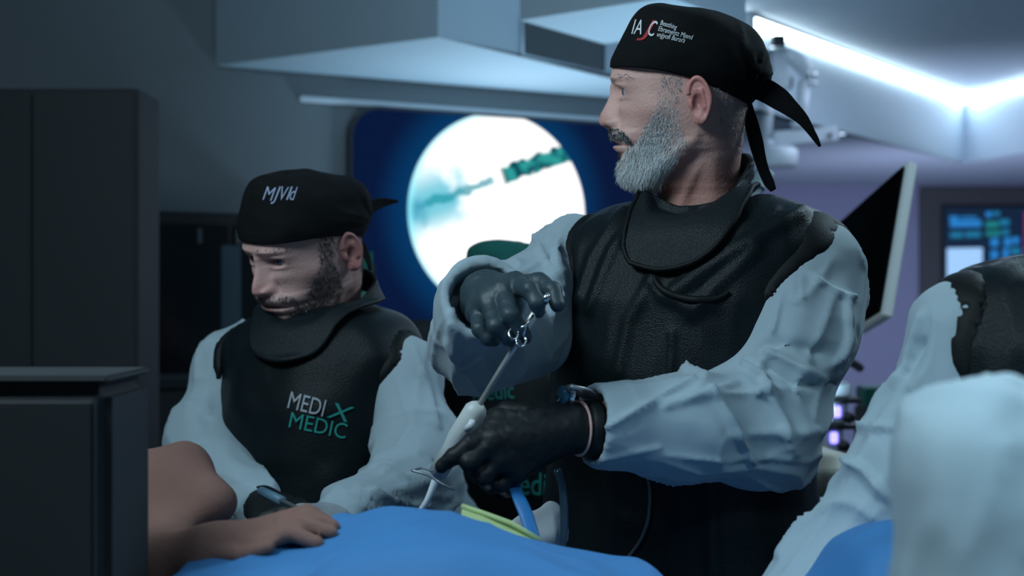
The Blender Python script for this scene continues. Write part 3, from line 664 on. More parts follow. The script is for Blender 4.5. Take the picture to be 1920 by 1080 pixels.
def build_head(H, parent, skin=SKIN, beard=True, beardcol=(.30, .27, .27), hairmix=.55, iris=(.10, .13, .16)):
    global EARV
    V, Q, col = head_local(skin, beardcol, hairmix, beard)
    if EARV is None: EARV = ear_local()
    ev, eq, ec = EARV; Vs = [V]; Qs = [Q]; cs = [col]; off = len(V)
    for sgn in (-1, 1):
        e = np.c_[1309+ev[:, 0], sgn*(99+ev[:, 1]), 187-ev[:, 2]]; q = eq if sgn > 0 else eq[:, ::-1]
        Vs.append(e); Qs.append(q+off); cs.append(ec*np.asarray(skin)/SKIN); off += len(e)
    V = np.concatenate(Vs); Q = np.concatenate(Qs); col = np.concatenate(cs)
    body = mesh('body', H.w(V), Q, M_skin, parent, cols=col)
    me = body.data; bm = bmesh.new(); bm.from_mesh(me); bmesh.ops.recalc_face_normals(bm, faces=bm.faces[:]); bm.to_mesh(me); bm.free()
    for sgn in (-1, 1):
        n = 20; th = np.linspace(0, math.pi, n); ps = np.linspace(0, 2*math.pi, 24, endpoint=False); T, PS = np.meshgrid(th, ps, indexing='ij')
        R = 16.5; px = 1186.5-R*np.cos(T); ly = sgn*39+R*np.sin(T)*np.cos(PS); pz = 172+R*np.sin(T)*np.sin(PS)
        VV = np.stack([px, ly, pz], -1).reshape(-1, 3); i = np.arange(n-1)[:, None]; j = np.arange(24)[None, :]; k = (j+1) % 24
        QQ = np.stack([i*24+j, i*24+k, (i+1)*24+k, (i+1)*24+j], -1).reshape(-1, 4)
        cc = np.where(T.ravel()[:, None] < .30, (.01, .01, .01), np.where(T.ravel()[:, None] < .75, iris, (.5, .48, .5)))
        mesh('eye', H.w(VV), QQ, mat('eyeball', (.6, .6, .6), .15, .02, attr='col', coat=.3), parent, cols=cc)
    return body, V, Q
def strands(name, H, V, Q, polys, n, ln, cols, parent, dirf, wid=.75, seed=3, lift=.35, both=True, dens=None):
    """short hairs rooted on the head inside outline polygons (head units)"""
    rg = np.random.default_rng(seed); cen = V[Q].mean(1); ok = np.zeros(len(Q), bool)
    for p in polys: ok |= in_poly(cen[:, 0], cen[:, 2], p)
    if both is False: ok &= cen[:, 1] < 5
    ok &= (np.abs(cen[:, 1]) < 96) | (cen[:, 0] > 1330) | (cen[:, 0] < 1275)
    qs = Q[ok]; ar = np.linalg.norm(np.cross(V[qs[:, 2]]-V[qs[:, 0]], V[qs[:, 3]]-V[qs[:, 1]]), axis=1)
    if dens is not None: ar = ar*dens(V[qs].mean(1))
    pick = qs[rg.choice(len(qs), n, p=ar/ar.sum())]; uv = rg.random((n, 2, 1))
    p0 = (V[pick[:, 0]]*(1-uv[:, 0])+V[pick[:, 1]]*uv[:, 0])*(1-uv[:, 1])+(V[pick[:, 3]]*(1-uv[:, 0])+V[pick[:, 2]]*uv[:, 0])*uv[:, 1]
    nr = np.cross(V[pick[:, 2]]-V[pick[:, 0]], V[pick[:, 3]]-V[pick[:, 1]]); nr /= np.linalg.norm(nr, axis=1)[:, None]+1e-9
    outw = np.c_[p0[:, 0]-1300, p0[:, 1], np.zeros(n)]; nr *= np.sign((nr*outw).sum(1))[:, None]
    d = dirf(p0)+rg.normal(0, .28, (n, 3))+nr*lift; d /= np.linalg.norm(d, axis=1)[:, None]
    Ln = ln(p0)*rg.uniform(.6, 1.25, n); sd = np.cross(d, nr+rg.normal(0, .3, (n, 3))); sd /= np.linalg.norm(sd, axis=1)[:, None]+1e-9
    w = wid*rg.uniform(.6, 1.2, n)[:, None]; mid = p0+d*Ln[:, None]*.55+nr*.8; tip = p0+d*Ln[:, None]-nr*Ln[:, None]*.12+np.array([0, 0, 1])*Ln[:, None]*.10
    VV = np.stack([p0-sd*w, p0+sd*w, mid+sd*w*.8, mid-sd*w*.8, tip+sd*w*.2, tip-sd*w*.2], 1).reshape(-1, 3)
    b = np.arange(n)[:, None]*6; QQ = np.concatenate([b+[0, 1, 2, 3], b+[3, 2, 4, 5]])
    cc = np.repeat(cols(p0, rg), 6, axis=0)
    o = mesh(name, H.w(VV), QQ, M_hair, parent, cols=cc, smooth=True, kind='stuff'); return o
# ------------------------------------------------------------------ people: cap
CAPS = np.array([(1146,128,1402,198,107),(1147,116,1424,174,111),(1155,94,1440,143,113),(1165,72,1437,116,111),(1177,50,1424,90,106),(1188,34,1404,66,95),(1200,23,1376,48,77),(1218,17,1340,33,52),(1240,15,1302,24,24),(1262,17,1278,20,5)], float)
def cap_local(fold=1.0, seed=4):
    t = np.linspace(0, 1, len(CAPS)); tt = np.linspace(0, 1, 58)**.9; R = np.stack([pchip(t, CAPS[:, k], tt) for k in range(5)], 1)
    nc = 120; ph = np.linspace(0, 2*math.pi, nc, endpoint=False); c = np.cos(ph); s = np.sin(ph); V = []
    def ring(R, inset=0.0):
        rows = []
        for (fx, fy, bx, by, hw), q in zip(R, tt):
            a = (1-np.sign(c)*np.abs(c)**(2/2.25))/2; x = fx+(bx-fx)*a; y = fy+(by-fy)*a; lt = hw*np.sign(s)*np.abs(s)**(2/2.25)
            y = y-19*np.sin(math.pi*np.clip(a, 0, 1))**.8*np.abs(s)**.5*(1-q)**1.5
            rows.append(np.stack([x, lt, y], -1))
        return np.array(rows)
    V = ring(R); X, Lt, Y = V[..., 0], V[..., 1], V[..., 2]
    # gathers that run from the knot over the back of the cap
    dx = X-1405; dy = Y-165; ang = np.arctan2(dy, -dx); rad = np.hypot(dx, dy)
    w = np.exp(-((rad-55)/75)**2)*(np.abs(s)[None, :]**.4)
    nz = 1-2*np.abs(vnoise(np.c_[ang.ravel()*4.2, Lt.ravel()*.012, rad.ravel()*.006], seed)).reshape(X.shape)
    n2 = vnoise(np.c_[X.ravel()*.022, Lt.ravel()*.022, Y.ravel()*.03], seed+2).reshape(X.shape)
    q = smooth01(tt*5)[:, None]
    out = fold*(7*nz*w*q+3.5*n2*q)
    cxm = 1295; rr = np.sqrt((X-cxm)**2+Lt**2+(Y-150)**2)+1e-6
    V[..., 0] += (X-cxm)/rr*out; V[..., 1] += Lt/rr*out; V[..., 2] += (Y-150)/rr*out
    inner = V[0].copy(); inner[:, 1] *= .972; inner[:, 0] = 1285+(inner[:, 0]-1285)*.978; inner[:, 2] -= 2
    inner2 = inner.copy(); inner2[:, 2] -= 14
    V = np.concatenate([inner2[None], inner[None], V]); nr = len(V)
    i = np.arange(nr-1)[:, None]; j = np.arange(nc)[None, :]; k = (j+1) % nc
    Q = np.stack([i*nc+j, (i+1)*nc+j, (i+1)*nc+k, i*nc+k], -1).reshape(-1, 4)
    return V.reshape(-1, 3), Q
def ribbon(name, H, pts, m, parent, th=3.2, seg=14, n=34, twist=0.0):
    """tapered cloth tie: points (x, lateral, y, half width), head units"""
    q = spline(np.array(pts, float), n); path = q[:, :3]; T = np.gradient(path, axis=0); T /= np.linalg.norm(T, axis=1)[:, None]
    V = []; th_ = np.linspace(0, 2*math.pi, seg, endpoint=False)
    for i in range(n):
        lat = np.array([0, 1., 0]); ang = twist*i/n; a = np.cross(T[i], lat); a /= np.linalg.norm(a); b = np.cross(T[i], a)
        a, b = a*math.cos(ang)+b*math.sin(ang), b*math.cos(ang)-a*math.sin(ang)
        fold = 1+.5*np.cos(3*th_)*.25
        V.append(path[i]+q[i, 3]*np.cos(th_)[:, None]*a+min(th, q[i, 3]*.9)*(np.sin(th_)*fold+.5*np.cos(2*th_))[:, None]*b)
    Vv = np.concatenate(V); Fc = [[i*seg+j, i*seg+(j+1) % seg, (i+1)*seg+(j+1) % seg, (i+1)*seg+j] for i in range(n-1) for j in range(seg)]
    Fc += [list(range(seg))[::-1], [(n-1)*seg+j for j in range(seg)]]
    return mesh(name, H.w(Vv), Fc, m, parent)
def build_cap(H, parent, m, ties=True, seed=4, fold=1.0, tail1=None, tail2=None):
    V, Q = cap_local(fold, seed); cap = mesh('cap', H.w(V), Q, m, parent)
    me = cap.data; bm = bmesh.new(); bm.from_mesh(me); bmesh.ops.recalc_face_normals(bm, faces=bm.faces[:]); bm.to_mesh(me); bm.free()
    if ties:
        kn = lambda p: smin(smin(ell_d(p, (1408, 0, 166), (24, 22, 17)), ell_d(p, (1396, -14, 176), (20, 16, 15)), 9), ell_d(p, (1420, 8, 152), (17, 14, 16)), 8)+1.8*np.sin(p[:, 0]*.35+p[:, 2]*.2)
        V, Q = nets(kn, (1366, -46, 128), (1446, 40, 204), 2.4); mesh('knot', H.w(V), Q, m, cap)
        ribbon('cap_tie', H, tail1 or [(1392,-26,160,18),(1420,-40,168,21),(1448,-48,184,20),(1472,-50,203,15),(1492,-50,221,11),(1508,-48,243,7),(1518,-46,258,5),(1525,-45,270,2.5)], m, cap)
        ribbon('cap_tie', H, tail2 or [(1392,-6,182,9),(1398,-12,206,11),(1406,-18,235,13),(1413,-22,262,13.5),(1420,-26,290,12),(1428,-30,315,11),(1437,-34,335,11),(1446,-36,350,6)], m, cap, twist=.5)
    return cap
# ------------------------------------------------------------------ people: clothes, hands, legs
class Torso:
    def __init__(s, rows, yaw, z0, slope, cut, zarm, zb, n=2.5, drop=0.5):
        """rows: (z, cx, cy, half width, half depth) top to bottom; yaw turns the chest from facing the camera towards image left"""
        s.r = np.array(sorted(rows), float); s.R = np.array([math.cos(yaw), -math.sin(yaw)]); s.Fw = np.array([-math.sin(yaw), -math.cos(yaw)])
        s.z0 = z0; s.slope = slope; s.cut = cut; s.zarm = zarm; s.zb = zb; s.n = n; s.drop = drop; s.scoop = None
    def uv(s, p):
        z = p[:, 2]; cx, cy, a, b = (np.interp(z, s.r[:, 0], s.r[:, k]) for k in (1, 2, 3, 4))
        dx = p[:, 0]-cx; dy = p[:, 1]-cy; return dx*s.R[0]+dy*s.R[1], dx*s.Fw[0]+dy*s.Fw[1], a, b
    def base(s, p, grow=0.0, scoop=True):
        u, v, a, b = s.uv(p); z = p[:, 2]; a = a+grow; b = b+grow
        k = (np.abs(u/a)**s.n+np.abs(v/b)**s.n)**(1/s.n); d = (k-1)*np.minimum(a, b)*1.1
        zt = s.z0+grow-s.slope*np.abs(u)-s.drop*np.maximum(np.abs(u)-.10, 0)**2*12-1.6*v*v
        d = smax(d, (z-zt)*.92, .035)
        if s.scoop is not None and scoop: d = smax(d, -cap_d(p, *s.scoop), .012)
        return d, u
    def armcut(s, p, u): 
        z = p[:, 2]; return np.abs(u)-(s.cut+.10*smooth01((s.zarm+.05-z)/.10))
    def apron(s, p):
        d, u = s.base(p); d = smax(d, s.armcut(p, u)*.95, .008); return smax(d, s.zb-p[:, 2], .006)
    def trim(s, p, r=.007, side=1):
        d, u = s.base(p); c = s.armcut(p, u); return np.maximum(np.maximum(np.sqrt(d*d+c*c)-r, s.zarm-.06-p[:, 2]), -side*u)
    def bounds(s, e=.03):
        m = s.r[:, 3].max()+s.r[:, 4].max()*.6+e
        return np.array([s.r[:, 1].min()-m, s.r[:, 2].min()-m, s.zb-e]), np.array([s.r[:, 1].max()+m, s.r[:, 2].max()+m, s.z0+e])
def binding(T, sf, zmin, box_lo, box_hi, parent, r=.0065, h=.0055, side=1):
    """the bound edge of the armhole, running where the sleeve leaves the apron"""
    def fn(p):
        d = T.base(p)[0]; s = sf(p); rr = r*smooth01((p[:, 2]-zmin)/.05); u = T.uv(p)[0]
        return np.maximum(np.sqrt(d*d+s*s)-rr, np.maximum(zmin-p[:, 2], -side*u))
    V, Q = nets(fn, box_lo, box_hi, h); V = relax(V, Q, 2)
    return mesh('apron_binding', V, Q, M_trimblk, parent)
def settle(V0, V1, fn, band=.016):
    """cloth lies smooth where it disappears under the apron"""
    return V0+(V1-V0)*smooth01((fn(V0)-.006)/band)[:, None]
def push_out(V, fn, gap, it=5):
    for _ in range(it):
        d = fn(V); e = 1e-3; g = np.stack([(fn(V+np.eye(3)[k]*e)-d)/e for k in range(3)], 1); g /= np.linalg.norm(g, axis=1)[:, None]+1e-9
        V = V+g*np.maximum(gap-d, 0)[:, None]*.9
    return V
def collar(name, C, T, top, bot, m, parent, gap=.008, th=.006, rows=26, cols=110, fn=None, seed=2):
    """stand-up collar with a bib: top/bot list (angle deg from the chest direction, radius, z); angle + is towards the wearer's left"""
    def per(tab, ang):
        tab = np.array(sorted(tab), float); t = np.concatenate([tab-[360, 0, 0], tab, tab+[360, 0, 0]])
        return pchip(t[:, 0], t[:, 1], ang), pchip(t[:, 0], t[:, 2], ang)
    ang = np.linspace(-180, 180, cols, endpoint=False); rt, zt = per(top, ang); rb, zb = per(bot, ang); a = np.radians(ang)
    dr = np.cos(a)[:, None]*np.r_[T.Fw, 0]+np.sin(a)[:, None]*np.r_[T.R, 0]
    grid = []
    for q in np.linspace(0, 1, rows):
        r = rt+(rb-rt)*q**1.25; z = zt+(zb-zt)*q
        grid.append(np.c_[np.array([C[0], C[1]])+dr[:, :2]*r[:, None], z])
    G = np.array(grid); G = G.reshape(-1, 3); 
    G = G+np.c_[dr[:, :2], np.zeros(cols)].repeat(1, 0)[np.tile(np.arange(cols), rows)]*(.004*vnoise(G*22, seed)+.003*vnoise(G*50, seed+1))[:, None]
    if fn is not None: G = G+(push_out(G, fn, gap)-G)*smooth01((np.repeat(np.linspace(0, 1, rows), cols)-.12)/.35)[:, None]
    i = np.arange(rows-1)[:, None]; j = np.arange(cols)[None, :]; k = (j+1) % cols
    Q = np.stack([i*cols+j, (i+1)*cols+j, (i+1)*cols+k, i*cols+k], -1).reshape(-1, 4); N = normals(G, Q)
    if (N*np.c_[dr[:, :2], np.zeros(cols)][np.tile(np.arange(cols), rows)]).sum() < 0: Q = Q[:, ::-1]; N = -N
    n = len(G); O = G+N*th; V = np.concatenate([G, O]); A1 = Q[:, ::-1]; A2 = Q+n
    jj = np.arange(cols); kk = (jj+1) % cols; e0 = np.stack([jj, kk, kk+n, jj+n], 1); l = (rows-1)*cols; e1 = np.stack([l+kk, l+jj, l+jj+n, l+kk+n], 1)
    o = mesh(name, V, np.concatenate([A1, A2, e0, e1]), m, parent)
    bm = bmesh.new(); bm.from_mesh(o.data); bmesh.ops.recalc_face_normals(bm, faces=bm.faces[:]); bm.to_mesh(o.data); bm.free()
    return o, O.reshape(rows, cols, 3)
def glove(name, J, m, parent, h=.0019, cuff=None, scale=1.0, seed=3):
    """J: wrist, fingers: 4 lists [knuckle, joint, (joint), tip] index to little, thumb list; metres"""
    wr = np.array(J['wrist']); fs = [np.array(f) for f in J['fingers']]; tb_ = np.array(J['thumb'])
    R = [.0110, .0112, .0104, .0090]
    allp = np.concatenate([[wr], *fs, tb_]+([np.array(cuff)] if cuff is not None else []))
    def fn(p):
        d = None
        for f in fs:
            q = cap_d(p, wr+(f[0]-wr)*.12, f[0], .0200*scale, .0135*scale); d = q if d is None else smin(d, q, .016)
        for a, b in zip(fs[:-1], fs[1:]): d = smin(d, cap_d(p, a[0], b[0], .0132*scale, .0125*scale), .010)
        d = smin(d, cap_d(p, wr+(tb_[0]-wr)*.2, tb_[0], .021*scale, .0155*scale), .014)
        if cuff is not None:
            for a, b in zip(cuff[:-1], cuff[1:]): d = smin(d, cap_d(p, a, b, .029*scale, .0305*scale), .012)
        ff = None
        for f, r in zip(fs, R):
            n = len(f)-1
            for k in range(n):
                r0 = r*scale*(1.12-.13*k); r1 = r*scale*(1.12-.13*(k+1)); q = cap_d(p, f[k], f[k+1], r0, r1)
                q2 = q if k == 0 else smin(q2, q, .004)
            ff = q2 if ff is None else smin(ff, q2, .0012)
        for k in range(len(tb_)-1):
            q = cap_d(p, tb_[k], tb_[k+1], (.0135-.0015*k)*scale, (.0120-.0015*k)*scale); q3 = q if k == 0 else smin(q3, q, .005)
        ff = smin(ff, q3, .0015)
        return smin(d, ff, .005)
    V, Q = nets(fn, allp.min(0)-.045, allp.max(0)+.045, h); V = relax(V, Q, 1)
    N = normals(V, Q); V = V+N*(.0006*(1-2*np.abs(vnoise(V*70, seed)))+.0004*vnoise(V*160, seed+1))[:, None]
    return mesh(name, V, Q, m, parent)
def legs(parent, c, yaw, zt, m=None):
    R = np.array([math.cos(yaw), -math.sin(yaw), 0]); Fw = np.array([-math.sin(yaw), -math.cos(yaw), 0]); c = np.array([c[0], c[1], 0.])
    up = np.array([0, 0, 1.])
    def fn(p):
        d = ell_d(p, c+up*zt, (.155, .125, .13))
        for s in (-1, 1):
            d = smin(d, cap_d(p, c+R*s*.085+up*(zt-.02), c+R*s*.10+Fw*.02+up*.50, .088, .066), .03); d = smin(d, cap_d(p, c+R*s*.10+Fw*.02+up*.50, c+R*s*.11+up*.10, .066, .058), .02)
        return smax(d, .075-p[:, 2], .004)
    V, Q = nets(fn, c+np.array([-.32, -.32, 0]), c+np.array([.32, .32, zt+.16]), .013); mesh('trousers', V, Q, m or M_scrub, parent)
    for s in (-1, 1):
        a = c+R*s*.11
        def sf(p): return smax(smin(cap_d(p, a-Fw*.06+up*.045, a+Fw*.15+up*.035, .043, .038), cap_d(p, a-Fw*.03+up*.06, a-Fw*.03+up*.10, .04, .042), .03), -p[:, 2]+.001, .004)
        V, Q = nets(sf, a-np.array([.25, .25, .01]), a+np.array([.25, .25, .16]), .011); mesh('shoe', V, Q, M_rubber, parent)
# ------------------------------------------------------------------ the standing man
YM = 1.85; zpx = lambda py, Y=YM: CZ-(py-540)/F*Y; xpx = lambda px, Y=YM: (px-960)/F*Y
man = root('person', (xpx(1275), YM+.02, 0), 'standing person in black logo cap and black apron over a white gown, holding a scope', 'person')
HC = P(1285, 190, YM); ray = HC-np.array([0, 0, CZ]); ray /= np.linalg.norm(ray)
ey = ray; ex = np.array([1., 0, 0]); ex -= ey*(ex@ey); ex /= np.linalg.norm(ex); ez = np.cross(ex, ey)
HM = Head(HC, ex, ey, ez, 1.02)
body, HV, HQ = build_head(HM, man, beardcol=(.46, .40, .39), hairmix=.36)
def beard_dir(p):
    d = np.tile(np.array([-.25, 0, .95]), (len(p), 1)); b = smooth01((p[:, 0]-1200)/70); d[:, 0] = -.15-.75*b*smooth01((p[:, 2]-225)/40)+.05
    return d
grey = lambda p, rg: np.clip((np.where(rg.random((len(p), 1)) < .6+.36*smooth01((p[:, 2:]-230)/60), .72, .30)+rg.normal(0, .08, (len(p), 1)))*np.array([[.92, .98, 1.0]]), .04, .97)
strands('beard', HM, HV, HQ, [BEARD], 15000, lambda p: 3.5+12*smooth01((p[:, 2]-225)/110), grey, man, beard_dir, wid=.36, lift=.2, dens=lambda c: (.10+.90*smooth01((c[:, 2]-165)/85))*(.35+.65*smooth01((c[:, 0]-1236+.62*(c[:, 2]-190))/26))*(1-.72*smooth01((c[:, 0]-1240)/32)*(1-smooth01((c[:, 2]-275)/30))))
strands('moustache', HM, HV, HQ, [MOUST, SOUL], 1500, lambda p: 9+0*p[:, 0], lambda p, rg: np.clip((np.where(rg.random((len(p), 1)) < .3, .35, .06)+rg.normal(0, .02, (len(p), 1)))*np.array([[.95, .95, .95]]), .02, .6), man, lambda p: np.tile(np.array([.35, 0, .9]), (len(p), 1))+np.c_[0*p[:, 0], np.sign(p[:, 1])*.5, 0*p[:, 0]], wid=.7, lift=.25, seed=5)
strands('eyebrow', HM, HV, HQ, [[(1140, 146), (1160, 139), (1186, 142), (1190, 149), (1165, 149), (1144, 155)]], 900, lambda p: 10+0*p[:, 0], lambda p, rg: np.clip(np.full((len(p), 3), .16)+rg.normal(0, .04, (len(p), 1)), .03, .4), man, lambda p: np.tile(np.array([.95, 0, .12]), (len(p), 1)), wid=.45, lift=.06, seed=6)
strands('cropped_hair', HM, HV, HQ, [NAPE, [(1240, 128), (1290, 140), (1272, 196), (1262, 172), (1240, 160)]], 2600, lambda p: 5+0*p[:, 0], lambda p, rg: np.clip(np.full((len(p), 3), .34)+rg.normal(0, .1, (len(p), 1)), .05, .7), man, lambda p: np.tile(np.array([.15, 0, 1.]), (len(p), 1)), wid=.5, lift=.2, seed=8)
cap = build_cap(HM, man, M_cap)
cb = bvh_of(cap)
lg = lambda s, x, y, sz, m, n, sx=1.0, sh=0.3, rot=10: printed_text(n, s, x, y, sz, rot, cb, m, cap, sh, sx, lift=.0016)
lg('IA', 1182, 63, 40, M_print_w, 'logo_lettering', .55, .35, 4); lg('J', 1202, 66, 45, M_print_r, 'logo_letter', 1.5, .3, 6); lg('C', 1211, 66, 42, M_print_w, 'logo_letter', .5, .4, 8)
lg('Beasthing', 1237, 46, 13.5, M_print_w, 'logo_lettering', .62, .1, 17); lg('Ebramentz Mjend', 1233, 57, 13.5, M_print_w, 'logo_lettering', .70, .1, 15); lg('vnjjyofi Burora', 1230, 68, 13.5, M_print_w, 'logo_lettering', .68, .3, 13)
# torso and apron
ya = math.radians(31)
rowsM = [(zpx(360), xpx(1330), YM+.02, .20, .085), (zpx(400), xpx(1322), YM+.01, .215, .10), (zpx(470), xpx(1308), YM, .215, .125), (zpx(560), xpx(1290), YM-.005, .205, .138), (zpx(700), xpx(1278), YM-.01, .190, .142), (zpx(900), xpx(1272), YM-.01, .192, .145), (zpx(1080), xpx(1272), YM-.01, .205, .150), (.45, xpx(1272), YM, .225, .16)]
TM = Torso(rowsM, ya, zpx(360), .10, .50, zpx(600), .48, n=2.5, drop=.22)
TM.scoop = (P(1262, 418, 1.765), P(1335, 320, 1.86), .070, .082)
lo, hi = TM.bounds(); V, Q = nets(TM.apron, lo, hi, .0065); V = relax(V, Q, 1)
N = normals(V, Q); V = ridges(V, N, [([(1205, 400), (1150, 470), (1105, 580)], 12, .006), ([(1170, 390), (1110, 480), (1085, 560)], 9, .005), ([(1225, 520), (1180, 600), (1160, 700)], 14, .004), ([(1500, 400), (1380, 470), (1270, 545)], 16, .007), ([(1455, 395), (1360, 450), (1280, 505)], 9, .004),
    ([(1420, 470), (1340, 540), (1300, 590)], 12, .005), ([(1226, 530), (1240, 552), (1280, 572), (1335, 574)], 12, .004), ([(1262, 620), (1258, 720)], 6, .004), ([(1150, 880), (1140, 1060)], 16, .005), ([(1330, 890), (1340, 1080)], 18, .006)])
N = normals(V, Q); V = V+N*(.0035*vnoise(V*np.array([14, 14, 7]), 3)+.0016*(1-2*np.abs(vnoise(V*np.array([26, 26, 14]), 5))))[:, None]
apron = mesh('apron', V, Q, M_apron, man)
apron_box = (np.array([lo[0], lo[1], zpx(640)]), hi)
# thyroid collar with bib
NC = HM.w([(1322, 0, 385)])[0]
dsdf = lambda p: TM.base(p)[0]
col_o, CG = collar('thyroid_collar', (NC[0]+.004, NC[1]-.005), TM,
    [(0, .086, zpx(394)), (25, .084, zpx(388)), (45, .078, zpx(366)), (70, .069, zpx(332)), (90, .064, zpx(308)), (135, .063, zpx(286)), (180, .068, zpx(276)), (-135, .068, zpx(286)), (-90, .078, zpx(326)), (-45, .087, zpx(362)), (-20, .087, zpx(380))],
    [(0, .150, zpx(516)), (16, .150, zpx(508)), (34, .145, zpx(468)), (55, .108, zpx(425)), (75, .085, zpx(400)), (90, .072, zpx(380)), (135, .068, zpx(345)), (180, .074, zpx(328)), (-135, .086, zpx(345)), (-90, .084, zpx(366)), (-60, .088, zpx(385)), (-40, .100, zpx(410)), (-27, .128, zpx(460)), (-16, .150, zpx(508))],
    mat('collar_leatherette', (.008, .014, .017), .45, .2, 14, .25, 560, bkind='VORONOI', spec=.22), man, fn=lambda p: TM.base(p, 0, False)[0], gap=.010)
tube('collar_piping', np.r_[CG[-1], CG[-1][:1]], .0035, M_trimblk, col_o, seg=8)
# gown neckline and lanyard that show between collar and apron
def strip(name, pts, w, m, par, th=.0015, gap=.004):
    q = spline(np.array(pts), 16); V, Fc = tube_vf(q, w, 10, flat=.25, side=(0, -1, .25)); V = push_out(V, dsdf, gap, 2); return mesh(name, V, Fc, m, par)
strip('gown_neckline', [P(1438, 318, 1.87), P(1420, 345, 1.83), P(1390, 385, 1.775), P(1352, 412, 1.735)], .014, M_gown, man)
strip('lanyard', [P(1408, 362, 1.795), P(1392, 380, 1.77), P(1370, 402, 1.745)], .0065, mat('lanyard_teal', (.03, .32, .36), .6, .2, 60), man, gap=.012)
# sleeves
shL = P(1512, 512, 1.765); elL = P(1430, 784, 1.70); wrL = P(1112, 800, 1.585)
pathL = [P(1440, 480, 1.80), shL, P(1498, 620, 1.74), elL, P(1300, 806, 1.63), wrL]
def sleeveL(p):
    d = cap_d(p, P(1440, 510, 1.80), shL, .055, .068)
    d = smin(d, cap_d(p, shL, P(1494, 606, 1.735), .068, .074), .05); d = smin(d, cap_d(p, P(1494, 606, 1.735), elL, .074, .070), .05)
    d = smin(d, cap_d(p, elL, P(1280, 802, 1.63), .074, .062), .05); d = smin(d, cap_d(p, P(1280, 802, 1.63), P(1125, 797, 1.592), .062, .053), .03)
    d = smin(d, ell_d(p, P(1415, 860, 1.69), (.05, .05, .035)), .04)
    ax = (P(1280, 802, 1.63)-P(1105, 797, 1.585)); ax /= np.linalg.norm(ax); e = (p-P(1108, 797, 1.588))@ax
    d = smax(d, -e, .003)
    # open cuff
    return smax(d, -np.maximum(cap_d(p, P(1280, 802, 1.63), P(1060, 796, 1.575), .046, .042), e-.05), .003)
allp = np.array(pathL); V, Q = nets(sleeveL, allp.min(0)-.11, allp.max(0)+.11, .0042); V = relax(V, Q, 1)
V0 = V.copy(); V = wrinkle(V, Q, pathL, .0072, 11, 11, elbow=.36, fade=.16)
foldsL = [([(1464, 432), (1470, 500), (1462, 560), (1450, 620)], 6, .006), ([(1470, 500), (1520, 515), (1560, 545), (1600, 562)], 6, .006), ([(1470, 500), (1430, 520), (1400, 545)], 6, .005), ([(1500, 440), (1503, 520), (1505, 560)], 3, .003), ([(1560, 430), (1540, 480)], 5, .003),
    ([(1400, 620), (1420, 590), (1450, 540)], 9, .006), ([(1395, 684), (1430, 705), (1440, 728), (1420, 735)], 7, .008), ([(1440, 660), (1500, 690), (1545, 715)], 12, .008), ([(1440, 690), (1490, 720), (1540, 720), (1585, 715)], 9, -.006), ([(1440, 735), (1470, 790), (1490, 850)], 12, .006),
    ([(1330, 730), (1370, 790), (1410, 865)], 8, .007), ([(1300, 712), (1220, 755), (1130, 805)], 7, .006), ([(1380, 720), (1330, 735), (1250, 760)], 8, .004), ([(1590, 560), (1595, 640), (1570, 700)], 8, .006), ([(1235, 840), (1180, 850), (1130, 862)], 6, .003), ([(1420, 650), (1470, 645), (1530, 660)], 14, -.006)]
N = normals(V, Q); V = ridges(V, N, foldsL); V = settle(V0, V, dsdf)
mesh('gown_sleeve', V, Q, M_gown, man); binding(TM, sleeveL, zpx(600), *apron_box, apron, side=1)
shR = P(1088, 485, 1.925); elR = P(905, 645, 1.775); wrR = P(905, 548, 1.60)
pathR = [P(1150, 450, 1.95), shR, elR, P(900, 590, 1.68), wrR]
def sleeveR(p):
    d = cap_d(p, P(1150, 480, 1.94), shR, .050, .056); d = smin(d, cap_d(p, shR, P(1010, 555, 1.86), .056, .058), .04); d = smin(d, cap_d(p, P(1010, 555, 1.86), elR, .058, .064), .04)
    d = smin(d, ell_d(p, P(930, 640, 1.745), (.075, .075, .066)), .03); d = smin(d, ell_d(p, P(990, 640, 1.80), (.060, .06, .055)), .04)
    d = smin(d, cap_d(p, P(905, 635, 1.74), P(903, 578, 1.665), .062, .058), .03); d = smin(d, cap_d(p, P(903, 578, 1.665), P(908, 560, 1.635), .057, .055), .02)
    ax = P(902, 585, 1.68)-P(910, 545, 1.61); ax /= np.linalg.norm(ax); e = (p-P(908, 556, 1.628))@ax
    d = smax(d, -e, .003)
    return smax(d, -np.maximum(cap_d(p, P(903, 585, 1.68), P(914, 545, 1.60), .044, .046), e-.05), .003)
allp = np.array(pathR); V, Q = nets(sleeveR, allp.min(0)-.11, allp.max(0)+.11, .0042); V = relax(V, Q, 1)
V0 = V.copy(); V = wrinkle(V, Q, pathR, .0058, 23, 10, elbow=.24, fade=.12)
N = normals(V, Q); V = ridges(V, N, [([(1060, 420), (1045, 480), (1060, 540)], 7, .006), ([(1090, 410), (1050, 450), (1040, 500), (1055, 560)], 6, .005), ([(1000, 440), (1030, 500), (1050, 555)], 6, .005), ([(840, 640), (870, 680), (905, 665), (920, 690)], 8, .006), ([(850, 560), (845, 620), (860, 680)], 10, .004), ([(975, 650), (980, 690), (960, 720)], 7, .005), ([(880, 700), (900, 730)], 8, .005)]); V = settle(V0, V, dsdf)
mesh('gown_sleeve', V, Q, M_gown, man); binding(TM, sleeveR, zpx(560), *apron_box, apron, side=-1)
